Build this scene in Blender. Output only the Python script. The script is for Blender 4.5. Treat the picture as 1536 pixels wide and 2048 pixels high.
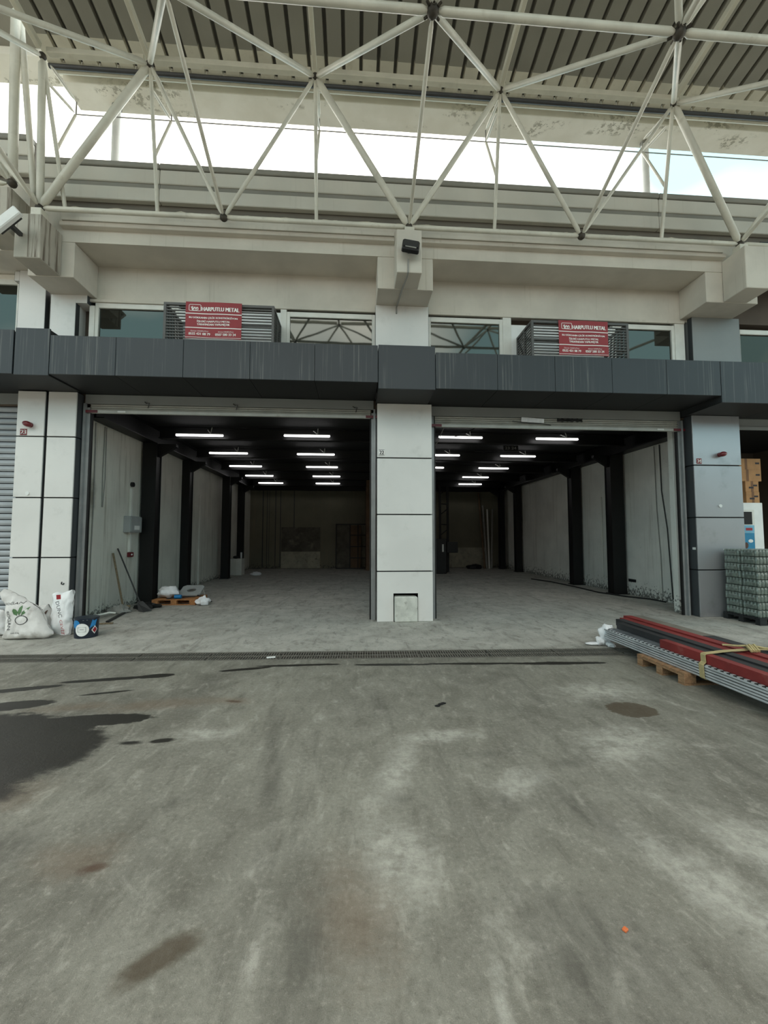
import bpy, bmesh, math, random
from mathutils import Vector, Matrix, noise
from mathutils.bvhtree import BVHTree

for o in list(bpy.data.objects):
    bpy.data.objects.remove(o)
scene = bpy.context.scene
col = scene.collection
R = math.radians
random.seed(7)

# ------------------------------------------------------------------ camera
cam_data = bpy.data.cameras.new('camera')
cam_data.sensor_fit = 'VERTICAL'
cam_data.sensor_height = 36.0
cam_data.lens = 830 / 2048 * 36.0
cam_data.clip_end = 400
cam = bpy.data.objects.new('camera', cam_data)
cam.location = (0, 0, 1.7)
cam.rotation_euler = (R(90 + 3.394), 0, R(-3.954))
col.objects.link(cam)
scene.camera = cam

# ------------------------------------------------------------------ sky and exposure
world = bpy.data.worlds.new('overcast_sky')
scene.world = world
world.use_nodes = True
wn, wl = world.node_tree.nodes, world.node_tree.links
wn.clear()
w_out = wn.new('ShaderNodeOutputWorld')
w_bg = wn.new('ShaderNodeBackground')
w_tc = wn.new('ShaderNodeTexCoord')
w_no = wn.new('ShaderNodeTexNoise')
w_no.inputs['Scale'].default_value = 1.15
w_no.inputs['Detail'].default_value = 3
w_ramp = wn.new('ShaderNodeValToRGB')
w_ramp.color_ramp.elements[0].position = 0.445
w_ramp.color_ramp.elements[0].color = (0.19, 0.30, 0.32, 1)
w_ramp.color_ramp.elements[1].position = 0.55
w_ramp.color_ramp.elements[1].color = (1.0, 0.945, 0.865, 1)
w_map = wn.new('ShaderNodeMapping')
w_map.inputs['Location'].default_value = (7.7, 2.0, 1.0)
wl.new(w_tc.outputs['Generated'], w_map.inputs['Vector'])
wl.new(w_map.outputs[0], w_no.inputs['Vector'])
wl.new(w_no.outputs['Fac'], w_ramp.inputs['Fac'])
wl.new(w_ramp.outputs['Color'], w_bg.inputs['Color'])
wl.new(w_bg.outputs['Background'], w_out.inputs['Surface'])
w_bg.inputs['Strength'].default_value = 1.0

scene.view_settings.view_transform = 'Standard'
scene.view_settings.look = 'None'
scene.view_settings.gamma = 1.0
scene.view_settings.use_curve_mapping = False
scene.view_settings.exposure = 2.15

# ------------------------------------------------------------------ materials
def lin(c):
    c = c / 255.0
    return c / 12.92 if c <= 0.04045 else ((c + 0.055) / 1.055) ** 2.4

def rgb(r, g, b):
    return (lin(r), lin(g), lin(b), 1.0)

class NT:
    """small helper around a material node tree"""
    def __init__(self, name):
        self.m = bpy.data.materials.new(name)
        self.m.use_nodes = True
        self.n = self.m.node_tree.nodes
        self.l = self.m.node_tree.links
        self.n.clear()
        self.out = self.n.new('ShaderNodeOutputMaterial')
        self.b = self.n.new('ShaderNodeBsdfPrincipled')
        self.l.new(self.b.outputs[0], self.out.inputs['Surface'])
        self.tc = self.n.new('ShaderNodeTexCoord')
        self.geo = self.n.new('ShaderNodeNewGeometry')
        self.pos = self.geo.outputs['Position']
    def link(self, a, b):
        self.l.new(a, b)
    def val(self, sock, v):
        if hasattr(v, 'is_linked') or isinstance(v, bpy.types.NodeSocket):
            self.l.new(v, sock)
        else:
            sock.default_value = v
    def math(self, op, a, b=0.0, clamp=False):
        n = self.n.new('ShaderNodeMath'); n.operation = op; n.use_clamp = clamp
        self.val(n.inputs[0], a); self.val(n.inputs[1], b)
        return n.outputs[0]
    def mapping(self, vec, loc=(0, 0, 0), rot=(0, 0, 0), scale=(1, 1, 1), typ='POINT'):
        n = self.n.new('ShaderNodeMapping'); n.vector_type = typ
        self.l.new(vec, n.inputs['Vector'])
        n.inputs['Location'].default_value = loc
        n.inputs['Rotation'].default_value = rot
        n.inputs['Scale'].default_value = scale
        return n.outputs[0]
    def noise(self, vec, scale, detail=4, rough=0.55, dist=0.0):
        n = self.n.new('ShaderNodeTexNoise')
        self.l.new(vec, n.inputs['Vector'])
        n.inputs['Scale'].default_value = scale
        n.inputs['Detail'].default_value = detail
        n.inputs['Roughness'].default_value = rough
        n.inputs['Distortion'].default_value = dist
        return n.outputs['Fac']
    def ramp(self, fac, a, b, smooth=True):
        n = self.n.new('ShaderNodeMapRange')
        n.interpolation_type = 'SMOOTHSTEP' if smooth else 'LINEAR'
        self.val(n.inputs['Value'], fac)
        n.inputs['From Min'].default_value = a; n.inputs['From Max'].default_value = b
        return n.outputs['Result']
    def mix(self, fac, a, b):
        n = self.n.new('ShaderNodeMix'); n.data_type = 'RGBA'
        self.val(n.inputs[0], fac); self.val(n.inputs[6], a); self.val(n.inputs[7], b)
        return n.outputs[2]
    def bump(self, h, strength=0.3, dist=0.01):
        n = self.n.new('ShaderNodeBump')
        n.inputs['Strength'].default_value = strength
        n.inputs['Distance'].default_value = dist
        self.l.new(h, n.inputs['Height'])
        self.l.new(n.outputs[0], self.b.inputs['Normal'])
    def color(self, c):
        self.val(self.b.inputs['Base Color'], c)
    def rough(self, r):
        self.val(self.b.inputs['Roughness'], r)

def scl(c, k):
    return (min(c[0] * k, 1), min(c[1] * k, 1), min(c[2] * k, 1), 1)

def plain(name, c, rough=0.6, metal=0.0, var=0.18, scale=3.0, grime=None, streak=0.0, streak_col=None, sfreq=9, bump=0.0, bscale=60, spec=None):
    """noise-varied paint/metal/plaster; optional vertical streaks and grime blotches"""
    t = NT(name)
    n1 = t.noise(t.pos, scale, 5)
    base = t.mix(t.ramp(n1, 0.3, 0.7), scl(c, 1 - var), scl(c, 1 + var * 0.6))
    if streak > 0:
        v = t.mapping(t.pos, scale=(sfreq, sfreq, 0.35))
        s = t.ramp(t.noise(v, 1.6, 5, 0.6), 0.60 - 0.12 * streak, 0.74 - 0.1 * streak)
        s2 = t.ramp(t.noise(t.mapping(t.pos, scale=(1, 1, 0.2)), 0.9, 2), 0.36 - 0.2 * (streak > .8), 0.56 - 0.2 * (streak > .8))
        sx_ = t.n.new('ShaderNodeSeparateXYZ'); t.l.new(t.geo.outputs['Normal'], sx_.inputs[0])
        up_ = t.ramp(t.math('ABSOLUTE', sx_.outputs['Z']), 0.8, 0.4)
        base = t.mix(t.math('MULTIPLY', t.math('MULTIPLY', t.math('MULTIPLY', s, s2), streak), up_), base, streak_col or scl(c, 0.5))
    if grime:
        g = t.ramp(t.noise(t.pos, grime[1], 6, 0.62), 0.55, 0.75)
        base = t.mix(t.math('MULTIPLY', g, grime[2]), base, grime[0])
    t.color(base)
    t.rough(rough)
    t.b.inputs['Metallic'].default_value = metal
    if spec is not None:
        t.b.inputs['Specular IOR Level'].default_value = spec
    if bump > 0:
        t.bump(t.noise(t.pos, bscale, 3), bump, 0.01)
    return t.m

def emission(name, c, s):
    m = bpy.data.materials.new(name); m.use_nodes = True
    n, l = m.node_tree.nodes, m.node_tree.links
    n.clear()
    o = n.new('ShaderNodeOutputMaterial'); e = n.new('ShaderNodeEmission')
    e.inputs['Color'].default_value = c; e.inputs['Strength'].default_value = s
    l.new(e.outputs[0], o.inputs['Surface'])
    return m

# --- ground
def floor_material():
    t = NT('concrete_floor')
    P = t.pos
    M_ = lambda x, y: t.math('MULTIPLY', x, y)
    big = t.noise(P, 0.42, 4, 0.62, 0.8)
    mid = t.noise(P, 1.7, 7, 0.66, 0.9)
    mot = t.noise(t.mapping(P, rot=(0, 0, R(25)), scale=(1.6, 0.8, 1)), 4.5, 7, 0.7, 0.5)
    fine = t.noise(P, 34, 6, 0.75)
    grain = t.noise(P, 210, 3, 0.7)
    strk = t.noise(t.mapping(P, rot=(0, 0, R(28)), scale=(2.6, 0.45, 1)), 1.6, 7, 0.68, 0.6)
    strk2 = t.noise(t.mapping(P, rot=(0, 0, R(-4)), scale=(5.0, 0.4, 1)), 1.3, 6, 0.65, 0.3)
    sep = t.n.new('ShaderNodeSeparateXYZ'); t.l.new(P, sep.inputs[0])
    # light falloff painted in: lane darker before the drain, apron lighter at the doors
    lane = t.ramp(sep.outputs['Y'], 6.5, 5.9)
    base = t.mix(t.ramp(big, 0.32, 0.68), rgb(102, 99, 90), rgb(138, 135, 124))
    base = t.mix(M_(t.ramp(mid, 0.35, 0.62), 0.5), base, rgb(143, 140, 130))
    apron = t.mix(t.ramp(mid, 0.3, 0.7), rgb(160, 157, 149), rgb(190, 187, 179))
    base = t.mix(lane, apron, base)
    base = t.mix(M_(t.ramp(mot, 0.5, 0.7), 0.55), base, rgb(92, 88, 79))
    base = t.mix(M_(t.ramp(mot, 0.47, 0.3), 0.45), base, rgb(178, 174, 163))
    base = t.mix(M_(t.ramp(strk, 0.53, 0.72), 0.45), base, rgb(84, 81, 73))
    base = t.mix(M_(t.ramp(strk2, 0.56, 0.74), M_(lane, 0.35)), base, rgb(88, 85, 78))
    base = t.mix(M_(t.ramp(mid, 0.6, 0.74), 0.45), base, rgb(190, 186, 176))
    base = t.mix(M_(t.ramp(fine, 0.5, 0.72), 0.5), base, rgb(80, 76, 68))
    base = t.mix(M_(t.ramp(fine, 0.48, 0.3), 0.4), base, rgb(176, 172, 160))
    base = t.mix(M_(t.ramp(grain, 0.56, 0.7), 0.3), base, rgb(186, 182, 172))
    base = t.mix(M_(t.ramp(grain, 0.45, 0.3), 0.4), base, rgb(66, 63, 56))
    wob = t.noise(P, 2.2, 6, 0.65)
    wobf = t.noise(t.mapping(P, scale=(1, 2.2, 1)), 10, 6, 0.7)
    def blob(x, y, a, b, rot, edge=0.15, amp=0.9):
        q = t.mapping(P, loc=(x, y, 0), rot=(0, 0, R(rot)), scale=(a, b, 1), typ='TEXTURE')
        n = t.n.new('ShaderNodeVectorMath'); n.operation = 'LENGTH'
        t.l.new(q, n.inputs[0])
        d = t.math('ADD', n.outputs['Value'], M_(t.math('SUBTRACT', wob, 0.5), amp * 1.3))
        d = t.math('ADD', d, M_(t.math('SUBTRACT', wobf, 0.5), amp * 1.1))
        n2 = t.n.new('ShaderNodeMapRange'); n2.interpolation_type = 'SMOOTHSTEP'
        t.l.new(d, n2.inputs['Value'])
        n2.inputs['From Min'].default_value = 1.0; n2.inputs['From Max'].default_value = 1.0 - edge
        return n2.outputs['Result']
    brk = t.ramp(t.noise(P, 7, 7, 0.78), 0.36, 0.62)
    brks = t.ramp(t.noise(t.mapping(P, rot=(0, 0, R(35)), scale=(2.6, 0.9, 1)), 3.2, 7, 0.72, 0.6), 0.38, 0.62)
    def union(lst):
        r = lst[0]
        for q in lst[1:]:
            r = t.math('MAXIMUM', r, q)
        return r
    # rust tinted film
    rust = union([blob(-1.95, 4.47, 0.95, 0.2, 8, 0.9), blob(-1.3, 4.52, 0.35, 0.14, -10, 0.9), blob(-2.75, 4.45, 0.6, 0.16, 8, 0.9), blob(0.0, 2.0, 0.3, 0.5, 10, 0.95), blob(-1.45, 2.4, 0.35, 0.22, 0, 0.95), blob(-2.3, 3.0, 0.4, 0.3, 0, 0.95)])
    base = t.mix(M_(rust, 0.36), base, rgb(112, 88, 66))
    rust2 = union([blob(-1.34, 2.33, 0.12, 0.05, 20, 0.9), blob(-1.26, 4.5, 0.14, 0.045, -15, 0.8)])
    base = t.mix(M_(rust2, 0.75), base, rgb(78, 56, 42))
    # dusty pale scuffs
    pale = union([blob(0.75, 3.62, 0.55, 0.16, 5, 0.9), blob(1.75, 1.95, 0.3, 0.75, 18, 0.95), blob(2.3, 2.2, 0.35, 0.6, 30, 0.95), blob(0.55, 1.62, 0.05, 0.22, -8, 0.9), blob(2.7, 4.5, 0.8, 0.4, 0, 0.95), blob(-1.3, 3.8, 0.35, 0.18, 0, 0.9), blob(1.15, 2.9, 0.4, 0.2, 40, 0.95), blob(0.3, 3.1, 0.2, 0.6, -20, 0.95), blob(2.2, 3.4, 0.7, 0.4, 20, 0.95), blob(0.25, 2.3, 0.3, 0.5, 0, 0.95)])
    base = t.mix(M_(M_(pale, t.math('ADD', M_(brk, 0.75), 0.25)), 0.62), base, rgb(196, 193, 183))
    # smudges and tyre tracks, with blotches that paint the near floor dimmer
    smud = union([blob(0.98, 2.7, 0.09, 0.18, 30, 0.9), blob(1.62, 3.13, 0.2, 0.1, 0, 0.9), blob(0.3, 2.8, 0.14, 0.1, 0, 0.9), blob(1.4, 2.7, 0.14, 0.55, 15, 0.95), blob(0.25, 4.35, 0.13, 0.5, 5, 0.9), blob(-0.62, 3.3, 0.11, 1.7, 10, 0.9), blob(-1.9, 2.5, 0.3, 0.25, 0, 0.95), blob(-1.15, 2.85, 0.25, 0.14, 35, 0.95), blob(0.95, 1.75, 0.45, 0.6, 10, 0.95), blob(1.82, 1.78, 0.05, 0.04, 0, 0.8), blob(4.6, 3.6, 1.2, 0.5, 20, 0.9), blob(-0.2, 1.8, 0.2, 0.6, 0, 0.95), blob(1.1, 3.3, 0.4, 0.12, 0, 0.95)])
    base = t.mix(M_(M_(smud, t.math('ADD', M_(brks, 0.6), 0.4)), 0.55), base, rgb(70, 67, 61))
    brown = union([blob(-0.78, 1.84, 0.22, 0.095, 38, 0.6, 0.6), blob(2.72, 4.02, 0.25, 0.19, 0, 0.12, 0.55)])
    base = t.mix(M_(brown, 0.78), base, rgb(70, 57, 40))
    # wet patches
    wet = union([blob(-2.4, 3.6, 0.42, 0.42, 0, 0.3, 0.5), blob(-3.3, 3.75, 1.15, 0.6, 4, 0.16, 0.45), blob(-2.7, 3.45, 0.62, 0.62, 0, 0.3, 0.5), blob(-2.45, 4.13, 0.6, 0.14, 2, 0.12, 0.5), blob(-2.5, 3.02, 0.4, 0.2, 0, 0.5, 0.6),
                 blob(-3.5, 4.52, 0.45, 0.14, 12, 0.12, 0.5), blob(-2.42, 5.36, 0.22, 0.085, 10, 0.12, 0.5), blob(-2.95, 5.27, 0.55, 0.06, 9, 0.15, 0.6), blob(-3.72, 5.0, 0.42, 0.075, 15, 0.15, 0.6),
                 blob(-2.7, 4.83, 0.3, 0.035, 14, 0.3, 0.5), blob(-1.6, 3.69, 0.13, 0.05, 8, 0.4, 0.6), blob(-1.85, 3.67, 0.16, 0.05, 0, 0.7, 0.6),
                 blob(-1.4, 5.55, 0.35, 0.05, 12, 0.2, 0.7), blob(-0.7, 5.67, 0.6, 0.05, 1, 0.2, 0.8), blob(0.5, 5.61, 0.65, 0.05, -3, 0.2, 0.8), blob(1.6, 5.58, 0.75, 0.05, -3, 0.2, 0.8), blob(2.75, 5.52, 0.7, 0.075, -2, 0.2, 0.7)])
    base = t.mix(M_(wet, 0.95), base, rgb(27, 25, 20))
    t.color(base)
    t.rough(t.math('SUBTRACT', 0.8, M_(wet, 0.25)))
    t.b.inputs['Specular IOR Level'].default_value = 0.35
    h = t.math('ADD', t.math('ADD', M_(fine, 0.9), M_(grain, 0.5)), M_(mot, 0.5))
    t.bump(h, 0.5, 0.012)
    return t.m

def wall_paint_material(name, c, low, flake=True, streak=0.5, stain=None):
    """painted plaster, peeling towards the floor"""
    t = NT(name)
    n1 = t.noise(t.pos, 1.1, 5)
    base = t.mix(t.ramp(n1, 0.3, 0.7), scl(c, 0.86), c)
    v = t.mapping(t.pos, scale=(6, 6, 0.3))
    s = t.ramp(t.noise(v, 1.2, 6, 0.65), 0.52, 0.74)
    base = t.mix(t.math('MULTIPLY', s, streak), base, rgb(140, 132, 112))
    if flake:
        sep = t.n.new('ShaderNodeSeparateXYZ'); t.l.new(t.pos, sep.inputs[0])
        zf = t.ramp(sep.outputs['Z'], low, 0.0, False)
        f = t.noise(t.mapping(t.pos, scale=(1, 1, 0.75)), 17, 6, 0.7)
        thr = t.math('ADD', f, t.math('MULTIPLY', zf, 0.24))
        k = t.ramp(thr, 0.66, 0.72)
        base = t.mix(t.math('MULTIPLY', k, 0.85), base, rgb(70, 68, 62))
    if stain:
        q = t.mapping(t.pos, loc=stain[0], scale=stain[1], typ='TEXTURE')
        n = t.n.new('ShaderNodeVectorMath'); n.operation = 'LENGTH'; t.l.new(q, n.inputs[0])
        d = t.math('ADD', n.outputs['Value'], t.math('MULTIPLY', t.math('SUBTRACT', t.noise(t.pos, 5, 4), 0.5), 0.8))
        base = t.mix(t.math('MULTIPLY', t.ramp(d, 1.0, 0.1), 0.7), base, rgb(86, 74, 50))
    t.color(base); t.rough(0.85)
    t.bump(t.noise(t.pos, 12, 5), 0.25, 0.01)
    return t.m

def soffit_material():
    t = NT('peeling_soffit_paint')
    base = t.mix(t.ramp(t.noise(t.pos, 1.3, 5), 0.3, 0.7), rgb(226, 222, 208), rgb(240, 237, 226))
    v = t.mapping(t.pos, scale=(0.9, 2.2, 1))
    zone = t.ramp(t.noise(v, 0.9, 3), 0.52, 0.62)
    fl = t.ramp(t.noise(t.pos, 9, 6, 0.7), 0.5, 0.56)
    base = t.mix(t.math('MULTIPLY', t.math('MULTIPLY', zone, fl), 0.75), base, rgb(150, 146, 128))
    t.color(base); t.rough(0.85)
    return t.m

def wood_material(name, c):
    t = NT(name)
    v = t.mapping(t.tc.outputs['Object'], scale=(14, 3, 14))
    g = t.noise(v, 2.2, 6, 0.6, 1.0)
    t.color(t.mix(t.ramp(g, 0.3, 0.7), scl(c, 0.6), scl(c, 1.15)))
    t.rough(0.8)
    return t.m

MAT = {}
def mats():
    M = MAT
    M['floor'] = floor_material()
    M['silver'] = plain('silver_composite_panel', rgb(226, 223, 219), 0.42, 0.0, 0.05, 0.8, grime=(rgb(170, 168, 160), 2.5, 0.25), spec=0.6)
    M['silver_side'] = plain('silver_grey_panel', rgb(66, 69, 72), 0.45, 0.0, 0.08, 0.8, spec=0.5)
    M['silver_dark'] = plain('weathered_silver_panel', rgb(178, 179, 182), 0.34, 0.6, 0.06, 0.6, grime=(rgb(120, 120, 118), 2.0, 0.3), spec=0.6)
    M['joint'] = plain('panel_joint_dark', rgb(38, 39, 40), 0.8)
    M['fascia'] = plain('anthracite_fascia', rgb(50, 54, 58), 0.5, 0.0, 0.1, 0.7, streak=0.55, streak_col=rgb(112, 112, 108), sfreq=20, spec=0.5)
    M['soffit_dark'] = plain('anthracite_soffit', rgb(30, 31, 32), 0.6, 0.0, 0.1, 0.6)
    M['concrete_paint'] = plain('painted_concrete', rgb(208, 201, 189), 0.85, 0, 0.1, 1.2, streak=0.28, streak_col=rgb(160, 152, 136), bump=0.15, bscale=14)
    M['concrete_raw'] = plain('streaked_raw_concrete', rgb(180, 174, 162), 0.9, 0, 0.12, 2.0, streak=0.9, streak_col=rgb(96, 84, 72), bump=0.2, bscale=20)
    M['siding'] = plain('cream_metal_siding', rgb(205, 202, 192), 0.5, 0.0, 0.07, 0.8, streak=0.25, streak_col=rgb(168, 164, 152))
    M['siding_trim'] = plain('grey_siding_trim', rgb(140, 138, 130), 0.55, 0, 0.1, 1.0)
    M['cladding_back'] = plain('shaded_cladding_back', rgb(112, 106, 96), 0.7, 0, 0.1, 1.0)
    M['tube_white'] = plain('white_painted_tube', rgb(214, 210, 196), 0.38, 0.0, 0.12, 2.5, grime=(rgb(130, 118, 98), 5, 0.3), spec=0.6)
    M['node_rust'] = plain('rusty_node_steel', rgb(74, 68, 60), 0.6, 0.5, 0.35, 14)
    M['deck'] = plain('galvanised_deck_sheet', rgb(142, 139, 127), 0.55, 0.1, 0.1, 0.9, streak=0.0)
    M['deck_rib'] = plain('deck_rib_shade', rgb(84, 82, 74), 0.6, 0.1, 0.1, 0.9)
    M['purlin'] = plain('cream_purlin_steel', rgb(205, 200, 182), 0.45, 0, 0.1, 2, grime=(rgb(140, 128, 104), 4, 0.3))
    M['gutter_soffit'] = soffit_material()
    M['black_steel'] = plain('black_painted_steel', rgb(9, 9, 10), 0.5, 0, 0.25, 2)
    M['black_ceiling'] = plain('black_ceiling_deck', rgb(8, 8, 8), 0.8, 0, 0.2, 1)
    M['wall_left'] = wall_paint_material('grimy_white_plaster', rgb(224, 221, 210), 0.3, True, 0.6, ((-5.6, 9.2, 2.55), (.3, .22, .6)))
    M['wall_right'] = wall_paint_material('peeling_white_plaster', rgb(232, 231, 224), 0.55, True, 0.3)
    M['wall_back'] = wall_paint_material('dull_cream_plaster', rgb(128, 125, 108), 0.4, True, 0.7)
    M['lintel'] = plain('grey_lintel_panel', rgb(140, 143, 142), 0.5, 0, 0.08, 1)
    M['slat'] = plain('grey_shutter_slat', rgb(188, 188, 182), 0.45, 0.1, 0.12, 3, grime=(rgb(110, 106, 92), 3, 0.4))
    M['slat_nb'] = plain('blue_grey_shutter_slat', rgb(172, 176, 180), 0.45, 0.1, 0.1, 2)
    M['guide'] = plain('galvanised_guide_rail', rgb(150, 152, 152), 0.4, 0.3, 0.15, 3)
    M['white'] = plain('white_plastic', rgb(235, 235, 232), 0.45, 0, 0.05, 4)
    M['frame_white'] = plain('white_window_frame', rgb(226, 224, 216), 0.45, 0, 0.08, 3)
    M['black_plastic'] = plain('black_plastic', rgb(24, 24, 26), 0.45, 0, 0.2, 6)
    M['dark_grey'] = plain('dark_grey_metal', rgb(62, 62, 62), 0.5, 0.2, 0.15, 4)
    M['cage'] = plain('dark_brown_grey_slat', rgb(88, 86, 84), 0.5, 0, 0.1, 3)
    M['banner'] = plain('red_banner_fabric', rgb(150, 50, 56), 0.6, 0, 0.08, 1.5)
    M['banner_text'] = plain('white_banner_print', rgb(244, 240, 236), 0.6, 0, 0.03, 4)
    M['red_dark'] = plain('dark_red_plastic', rgb(104, 22, 30), 0.35, 0, 0.1, 8)
    M['red_sign'] = plain('dark_red_sign', rgb(120, 26, 34), 0.5, 0, 0.08, 8)
    M['red_paint'] = plain('red_oxide_paint', rgb(124, 38, 36), 0.6, 0.0, 0.18, 4, grime=(rgb(170, 110, 100), 6, 0.35))
    M['black_tube'] = plain('matt_black_tube', rgb(44, 44, 46), 0.6, 0.1, 0.2, 4)
    M['grey_tube'] = plain('dull_grey_primer_tube', rgb(116, 110, 100), 0.7, 0.1, 0.2, 4)
    M['galv'] = plain('galvanised_steel', rgb(178, 184, 190), 0.35, 0.75, 0.25, 5)
    M['galv_light'] = plain('bright_galvanised_lip', rgb(215, 218, 222), 0.4, 0.5, 0.15, 6)
    M['strap'] = plain('khaki_lashing_strap', rgb(176, 160, 116), 0.8, 0, 0.15, 20, bump=0.2, bscale=120)
    M['wood'] = wood_material('pallet_wood', rgb(158, 122, 90))
    M['wood_orange'] = wood_material('orange_pallet_wood', rgb(172, 118, 72))
    M['wood_grey'] = wood_material('grey_handle_wood', rgb(128, 112, 88))
    M['sack'] = plain('woven_white_sack', rgb(222, 218, 214), 0.75, 0, 0.1, 5, grime=(rgb(150, 138, 130), 7, 0.5), bump=1.0, bscale=9)
    M['sack_white'] = plain('clean_white_sack', rgb(232, 232, 232), 0.7, 0, 0.06, 5, grime=(rgb(176, 172, 168), 8, 0.35), bump=1.0, bscale=10)
    M['print_black'] = plain('black_print', rgb(44, 40, 44), 0.7, 0, 0.1, 9)
    M['print_red'] = plain('red_print', rgb(158, 34, 44), 0.6, 0, 0.1, 9)
    M['print_green'] = plain('green_print', rgb(84, 118, 76), 0.7, 0, 0.15, 9)
    M['print_pink'] = plain('pale_pink_print', rgb(214, 176, 170), 0.7, 0, 0.1, 9)
    M['brown'] = plain('brown_cloth', rgb(92, 66, 54), 0.8, 0, 0.2, 9)
    M['bucket_navy'] = plain('navy_bucket_print', rgb(24, 34, 48), 0.35, 0, 0.1, 6)
    M['bucket_blue'] = plain('blue_bucket_print', rgb(32, 128, 190), 0.35, 0, 0.08, 6)
    M['cardboard'] = plain('cardboard', rgb(178, 132, 88), 0.8, 0, 0.12, 5)
    M['cardboard_dark'] = plain('cardboard_tape', rgb(122, 84, 54), 0.7, 0, 0.12, 5)
    M['poster_blue'] = plain('blue_poster', rgb(38, 130, 170), 0.4, 0, 0.1, 5)
    M['poster_light'] = plain('light_blue_poster', rgb(120, 178, 204), 0.4, 0, 0.1, 5)
    M['screen_off'] = plain('dark_screen', rgb(48, 50, 52), 0.15, 0, 0.05, 4)
    M['jar'] = plain('greenish_wrapped_glass', rgb(112, 122, 114), 0.25, 0.0, 0.3, 14, grime=(rgb(176, 184, 177), 20, 0.6), spec=0.9)
    M['jar_lid'] = plain('pale_jar_rim', rgb(136, 144, 137), 0.3, 0.0, 0.2, 16)
    M['cast_iron'] = plain('grey_cast_iron', rgb(112, 108, 100), 0.7, 0.2, 0.2, 12)
    M['dark_hole'] = plain('dark_trench', rgb(28, 27, 25), 0.9)
    M['grey_box'] = plain('grey_meter_box', rgb(160, 163, 162), 0.5, 0, 0.08, 4)
    M['old_concrete'] = plain('chipped_white_concrete', rgb(206, 205, 196), 0.9, 0, 0.15, 6, grime=(rgb(120, 116, 106), 9, 0.6), bump=0.5, bscale=18)
    M['board_dark'] = plain('unpainted_cement_patch', rgb(92, 88, 78), 0.7, 0, 0.35, 3, grime=(rgb(150, 146, 130), 2.2, 0.6))
    M['board_pale'] = plain('pale_cement_patch', rgb(172, 168, 150), 0.85, 0, 0.2, 3, grime=(rgb(60, 56, 50), 7, 0.7))
    M['brown_board'] = plain('brown_board', rgb(112, 88, 66), 0.7, 0, 0.2, 3)
    M['rubber'] = plain('black_rubber', rgb(20, 20, 20), 0.6, 0, 0.2, 8)
    M['plastic_bag'] = plain('crumpled_white_plastic', rgb(236, 236, 238), 0.4, 0, 0.08, 14, bump=0.5, bscale=30)
    M['room_dark'] = plain('dim_brown_plaster', rgb(96, 84, 74), 0.85, 0, 0.15, 1)
    M['conduit'] = plain('grey_conduit', rgb(150, 148, 142), 0.5, 0, 0.1, 8)
    M['orange'] = plain('orange_scrap', rgb(210, 110, 60), 0.6)
    M['foam'] = plain('cream_sealing_foam', rgb(206, 200, 182), 0.9, 0, 0.15, 12, bump=0.6, bscale=20)
    M['tube_glow'] = emission('fluorescent_glow', (1.0, 0.98, 0.97, 1), 1.4)
    M['sign_glow_blue'] = plain('pale_blue_sign_face', rgb(150, 180, 214), 0.4)
    M['mirror_glass'] = glass_material('reflective_window_glass', rgb(84, 86, 82))
    M['dark_glass'] = glass_material('dim_window_glass', rgb(66, 66, 60))

def glass_material(name, c):
    t = NT(name)
    g = t.ramp(t.noise(t.mapping(t.pos, scale=(3, 3, 1.2)), 2.3, 6, 0.7), 0.66, 0.74)
    t.color(t.mix(t.math('MULTIPLY', g, 0.35), c, rgb(205, 205, 200)))
    t.b.inputs['Metallic'].default_value = 0.9
    t.rough(t.math('ADD', 0.03, t.math('MULTIPLY', g, 0.35)))
    t.bump(t.noise(t.pos, 0.9, 2), 0.06, 0.03)
    return t.m
mats()

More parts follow.
